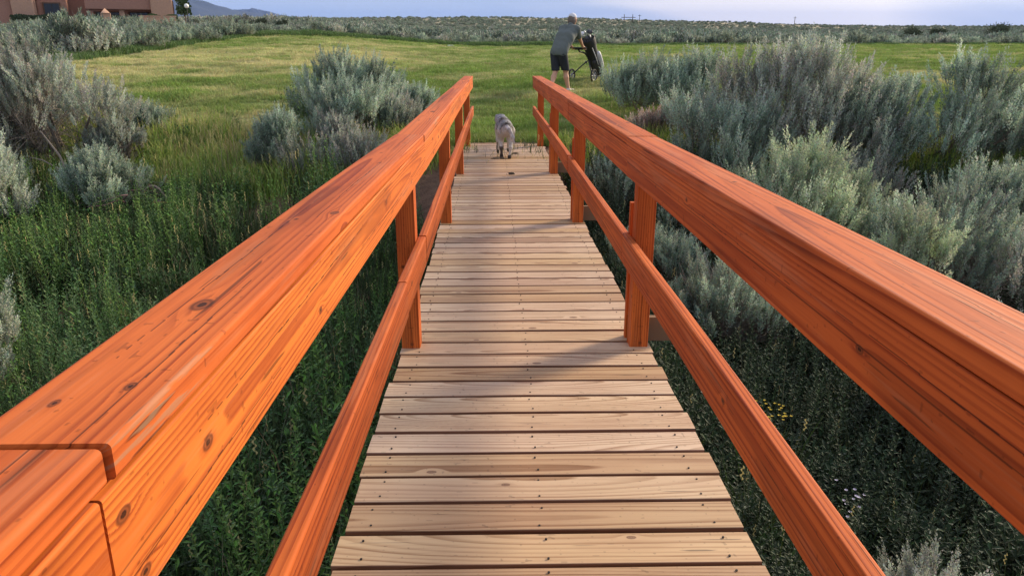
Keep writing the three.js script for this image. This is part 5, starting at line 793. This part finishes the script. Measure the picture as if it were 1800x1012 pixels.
// ------------------------------------------------------------------ adobe house
{
  const ang = 0.43, base = [-40.2, 2.2, -71], house = thing('adobe_house', 'pink adobe house with dark shaded porch openings at the top left', 'house', base, ang);
  const stucco = dataTex(256, 256, (i, j, o) => { const k = 0.9 + 0.12 * noise(i * 0.12, j * 0.12, 2) + 0.08 * noise(i * 0.6, j * 0.6, 5); o[0] = o[1] = o[2] = k; });
  const ad = (c) => std(c, 0.95, { map: stucco, bumpMap: stucco, bumpScale: 0.01 });
  const pink = ad([0.40, 0.22, 0.165]), pale = ad([0.50, 0.31, 0.22]), glass = std([0.02, 0.025, 0.03], 0.12), woodM = std([0.13, 0.075, 0.045], 0.8);  // pale: the same stucco with sunlight put into the colour
  // soft-edged adobe block: x0..x1, y0..y1, z0..z1 in the house's own frame (x to the right, z toward the viewer)
  const block = (x0, x1, y0, y1, z0, z1, m, name) => { const w = x1 - x0, h2 = y1 - y0, d = z1 - z0, rd = Math.min(0.14, w * 0.2, d * 0.2), s = new THREE.Shape(); s.moveTo(-w / 2 + rd, -d / 2); s.lineTo(w / 2 - rd, -d / 2); s.quadraticCurveTo(w / 2, -d / 2, w / 2, -d / 2 + rd); s.lineTo(w / 2, d / 2 - rd); s.quadraticCurveTo(w / 2, d / 2, w / 2 - rd, d / 2); s.lineTo(-w / 2 + rd, d / 2); s.quadraticCurveTo(-w / 2, d / 2, -w / 2, d / 2 - rd); s.lineTo(-w / 2, -d / 2 + rd); s.quadraticCurveTo(-w / 2, -d / 2, -w / 2 + rd, -d / 2); const b = rd * 0.7, g = new THREE.ExtrudeGeometry(s, { depth: h2 - 2 * b, bevelEnabled: true, bevelThickness: b, bevelSize: b * 0.4, bevelOffset: -b * 0.4, bevelSegments: 3, curveSegments: 4 }); g.rotateX(-Math.PI / 2); g.translate((x0 + x1) / 2, y0 + b, (z0 + z1) / 2); return part(name, g, m, house); };
  block(-12, 7.4, -0.6, 5.6, -9, -3.0, pink, 'rear_wing');
  block(-6.6, -4.0, -0.6, 5.3, -3, 0.4, pink, 'wall');                         // left bay
  block(-4.0, -2.3, -0.6, 5.4, -3, 1.0, pale, 'buttress', 'sunlit buttress');
  block(-2.3, 0.1, -0.6, 5.3, -3, -0.8, pink, 'wall');
  block(1.6, 7.4, 1.75, 4.6, -1.2, 0.2, pink, 'porch_beam_wall');              // wall over the open porch
  block(7.0, 8.9, -0.6, 5.4, -3.6, 0.6, pale, 'corner_tower');
  block(4.3, 4.75, -0.6, 1.75, -0.6, -0.1, pale, 'porch_pillar'); block(1.7, 2.2, -0.6, 1.75, -0.6, -0.1, pink, 'porch_pillar');
  block(-12, -6.6, 3.2, 5.4, -2.6, 0.0, pink, 'porch_beam_wall');
  const win = (x, y, w, h2, z, ry = 0, xo) => { const g = new THREE.BoxGeometry(w + 0.2, h2 + 0.2, 0.12), f = part('window', g, woodM, house); f.position.set(x, y, z); f.rotation.y = ry; const p = new THREE.BoxGeometry(w / 2 - 0.03, h2, 0.03); for (const s of [-1, 1]) { const q = p.clone(); q.translate(s * w / 4, 0, 0.075); part('pane', q, glass, f); } };
  win(-9.2, 1.4, 3.6, 2.4, -2.92); win(-1.1, 1.3, 1.2, 1.8, -0.74); win(3.2, 0.7, 2.0, 1.7, -2.92); win(5.9, 0.7, 1.6, 1.7, -2.92);
  win(8.93, 2.0, 0.5, 1.0, -0.6, Math.PI / 2); win(8.93, 2.0, 0.5, 1.0, -2.2, Math.PI / 2);
  for (let i = 0; i < 6; i++) { const v = new THREE.CylinderGeometry(0.11, 0.11, 0.5, 8); v.rotateX(Math.PI / 2); v.translate(2.2 + i * 0.85, 3.7, 0.4); part('roof_beam', v, woodM, house); }
  // low garden wall and its stub pillar
  const lw = thing('patio_wall', 'low pink patio wall at the right end of the hedge', 'wall', [-32.2, H(-32.2, -70.5) - 0.5, -70.5], ang); { const s = new THREE.BoxGeometry(3.0, 1.5, 0.35); s.translate(0.4, 0.75, 0); part('wall', s, pale, lw); const c = new THREE.BoxGeometry(3.1, 0.1, 0.43); c.translate(0.4, 1.55, 0); part('coping', c, pale, lw); }
  const pl = thing('patio_pillar', 'short peaked pink pillar standing in the hedge', 'pillar', [-35.0, H(-35.0, -67.8) - 0.2, -67.8], ang); { const s = new THREE.BoxGeometry(0.75, 1.5, 0.5); s.translate(0, 0.75, 0); part('shaft', s, pale, pl); const c = new THREE.ConeGeometry(0.5, 0.4, 4); c.rotateY(Math.PI / 4); c.translate(0, 1.7, 0); part('cap', c, pale, pl); }
  const r = rng(99);
  const hedge = (x0, x1, z, h2, dep, label, c0) => { const t = thing('hedge', label, 'hedge', [(x0 + x1) / 2, H((x0 + x1) / 2, z) - 0.1, z], ang * 0.8), F = new Tris(), B = new Tris(); for (let i = 0; i < 5200; i++) { const x = (r() - 0.5) * (x1 - x0), tp = h2 * (0.92 + 0.1 * noise(x * 1.4, z, 2)), y = Math.pow(r(), 0.6) * tp, zz = (r() - 0.5) * dep, s = 0.07 + 0.08 * r(), g = 0.7 + 0.6 * r(); F.tri([x - s, y, zz], [x + s, y + s * (r() - 0.5), zz + s * (r() - 0.5)], [x + s * (r() - 0.5), y + s * 1.1, zz + s * (r() - 0.5)], c0.map(c => c * g)); } for (let i = 0; i < 14; i++) { const x = (i / 13 - 0.5) * (x1 - x0) * 0.95; B.tube([[x, 0, 0], [x + 0.1, h2 * 0.4, 0.05], [x + 0.2 * (r() - 0.5), h2 * 0.8, 0]], 0.03, 0.01, 4, [0.1, 0.07, 0.05]); } part('foliage', F.geo(), leafMat, t); part('stems', B.geo(), barkMat, t); };
  hedge(-43.5, -33.8, -69.6, 1.25, 0.9, 'long dark clipped hedge in front of the adobe house', [0.035, 0.055, 0.025]);
  hedge(-48.5, -44.6, -68.4, 1.2, 0.9, 'short olive hedge in front of the left end of the house', [0.065, 0.075, 0.025]);
  hedge(-33.0, -30.5, -71.3, 1.25, 0.8, 'small bright green hedge above the low patio wall', [0.06, 0.10, 0.03]);
  const tr = thing('young_tree', 'small green tree right of the adobe house before the mountain', 'tree', [-31.2, H(-31.2, -75) - 0.1, -75]), F = new Tris(), B = new Tris();
  B.tube([[0, 0, 0], [0.05, 1.1, 0], [0, 2.3, 0.05]], 0.07, 0.025, 6, [0.13, 0.1, 0.08]);
  for (let k = 0; k < 9; k++) { const a = r() * 6.28, C = [Math.cos(a) * 0.45 * r(), 1.5 + 1.2 * r(), Math.sin(a) * 0.45 * r()]; B.tube([[0, 1.1, 0], C], 0.025, 0.008, 4, [0.13, 0.1, 0.08]); for (let i = 0; i < 110; i++) { const d = V(r() - 0.5, r() - 0.5, r() - 0.5).normalize(), m = 0.42 * r(), p = [C[0] + d.x * m, C[1] + d.y * m, C[2] + d.z * m], s = 0.07 + 0.05 * r(), g = 0.7 + 0.6 * r(); F.tri([p[0] - s, p[1], p[2]], [p[0] + s, p[1], p[2] + s * (r() - 0.5)], [p[0], p[1] + s * 1.4, p[2] + s * (r() - 0.5)], [0.05 * g, 0.085 * g, 0.03 * g]); } }
  part('trunk', B.geo(), barkMat, tr); part('crown', F.geo(), leafMat, tr);
  const lp = thing('garden_lamp', 'white globe garden lamp at the end of the patio', 'garden lamp', [-29.5, H(-29.5, -71.6), -71.6]); { const s = new THREE.CylinderGeometry(0.035, 0.05, 1.75, 8); s.translate(0, 0.87, 0); part('post', s, std([0.03, 0.03, 0.03], 0.6), lp); const g = new THREE.SphereGeometry(0.2, 18, 12); g.translate(0, 1.92, 0); part('globe', g, std([0.8, 0.8, 0.78], 0.4), lp); }
}

// ------------------------------------------------------------------ mountains
{
  const ridge = (D, az0, az1, prof, depth, label) => {
    const P = [], I = [], n = 220, m = 40;
    for (let j = 0; j <= m; j++) for (let i = 0; i <= n; i++) {
      const u = i / n, a = lerp(az0, az1, u) * Math.PI / 180, v = j / m * 2 - 1, d = D + v * depth, top = prof(lerp(az0, az1, u)) * D;
      const rough = fbm(u * 22, v * 5, label, 5), y = top * Math.max(0, 1 - Math.abs(v + 0.12 * rough)) * (1 + 0.06 * rough * (1 - Math.abs(v))) ;
      P.push(Math.sin(a) * d, y, -Math.cos(a) * d);
    }
    for (let j = 0; j < m; j++) for (let i = 0; i < n; i++) { const a = j * (n + 1) + i, b = a + n + 1; I.push(a, b, a + 1, b, b + 1, a + 1); }
    const g = new THREE.BufferGeometry(); g.setAttribute('position', new THREE.Float32BufferAttribute(P, 3)); g.setIndex(I); g.computeVertexNormals();
    return struct('mountain', g, std([0.035, 0.055, 0.08], 1));
  };
  // tangent of the elevation of the skyline, by azimuth in degrees
  const pts = [[-62, 0.020], [-50, 0.045], [-40, 0.072], [-33, 0.078], [-28, 0.066], [-24.5, 0.050], [-21.5, 0.038], [-19.2, 0.029], [-17.6, 0.024], [-15, 0.012], [-12, 0.0]];
  ridge(11000, -62, -12, a => { for (let i = 1; i < pts.length; i++) if (a <= pts[i][0]) { const t = (a - pts[i - 1][0]) / (pts[i][0] - pts[i - 1][0]); return lerp(pts[i - 1][1], pts[i][1], t); } return 0; }, 3500, 3.1);
  const q = [[-24, 0.0], [-21, 0.024], [-19.5, 0.0305], [-18.3, 0.0315], [-17.2, 0.028], [-16, 0.023], [-14, 0.012], [-12, 0.004], [-11, 0]];
  ridge(14500, -24, -11, a => { for (let i = 1; i < q.length; i++) if (a <= q[i][0]) { const t = (a - q[i - 1][0]) / (q[i][0] - q[i - 1][0]); return lerp(q[i - 1][1], q[i][1], t); } return 0; }, 2500, 5.7);
}
renderer.render(scene, camera);
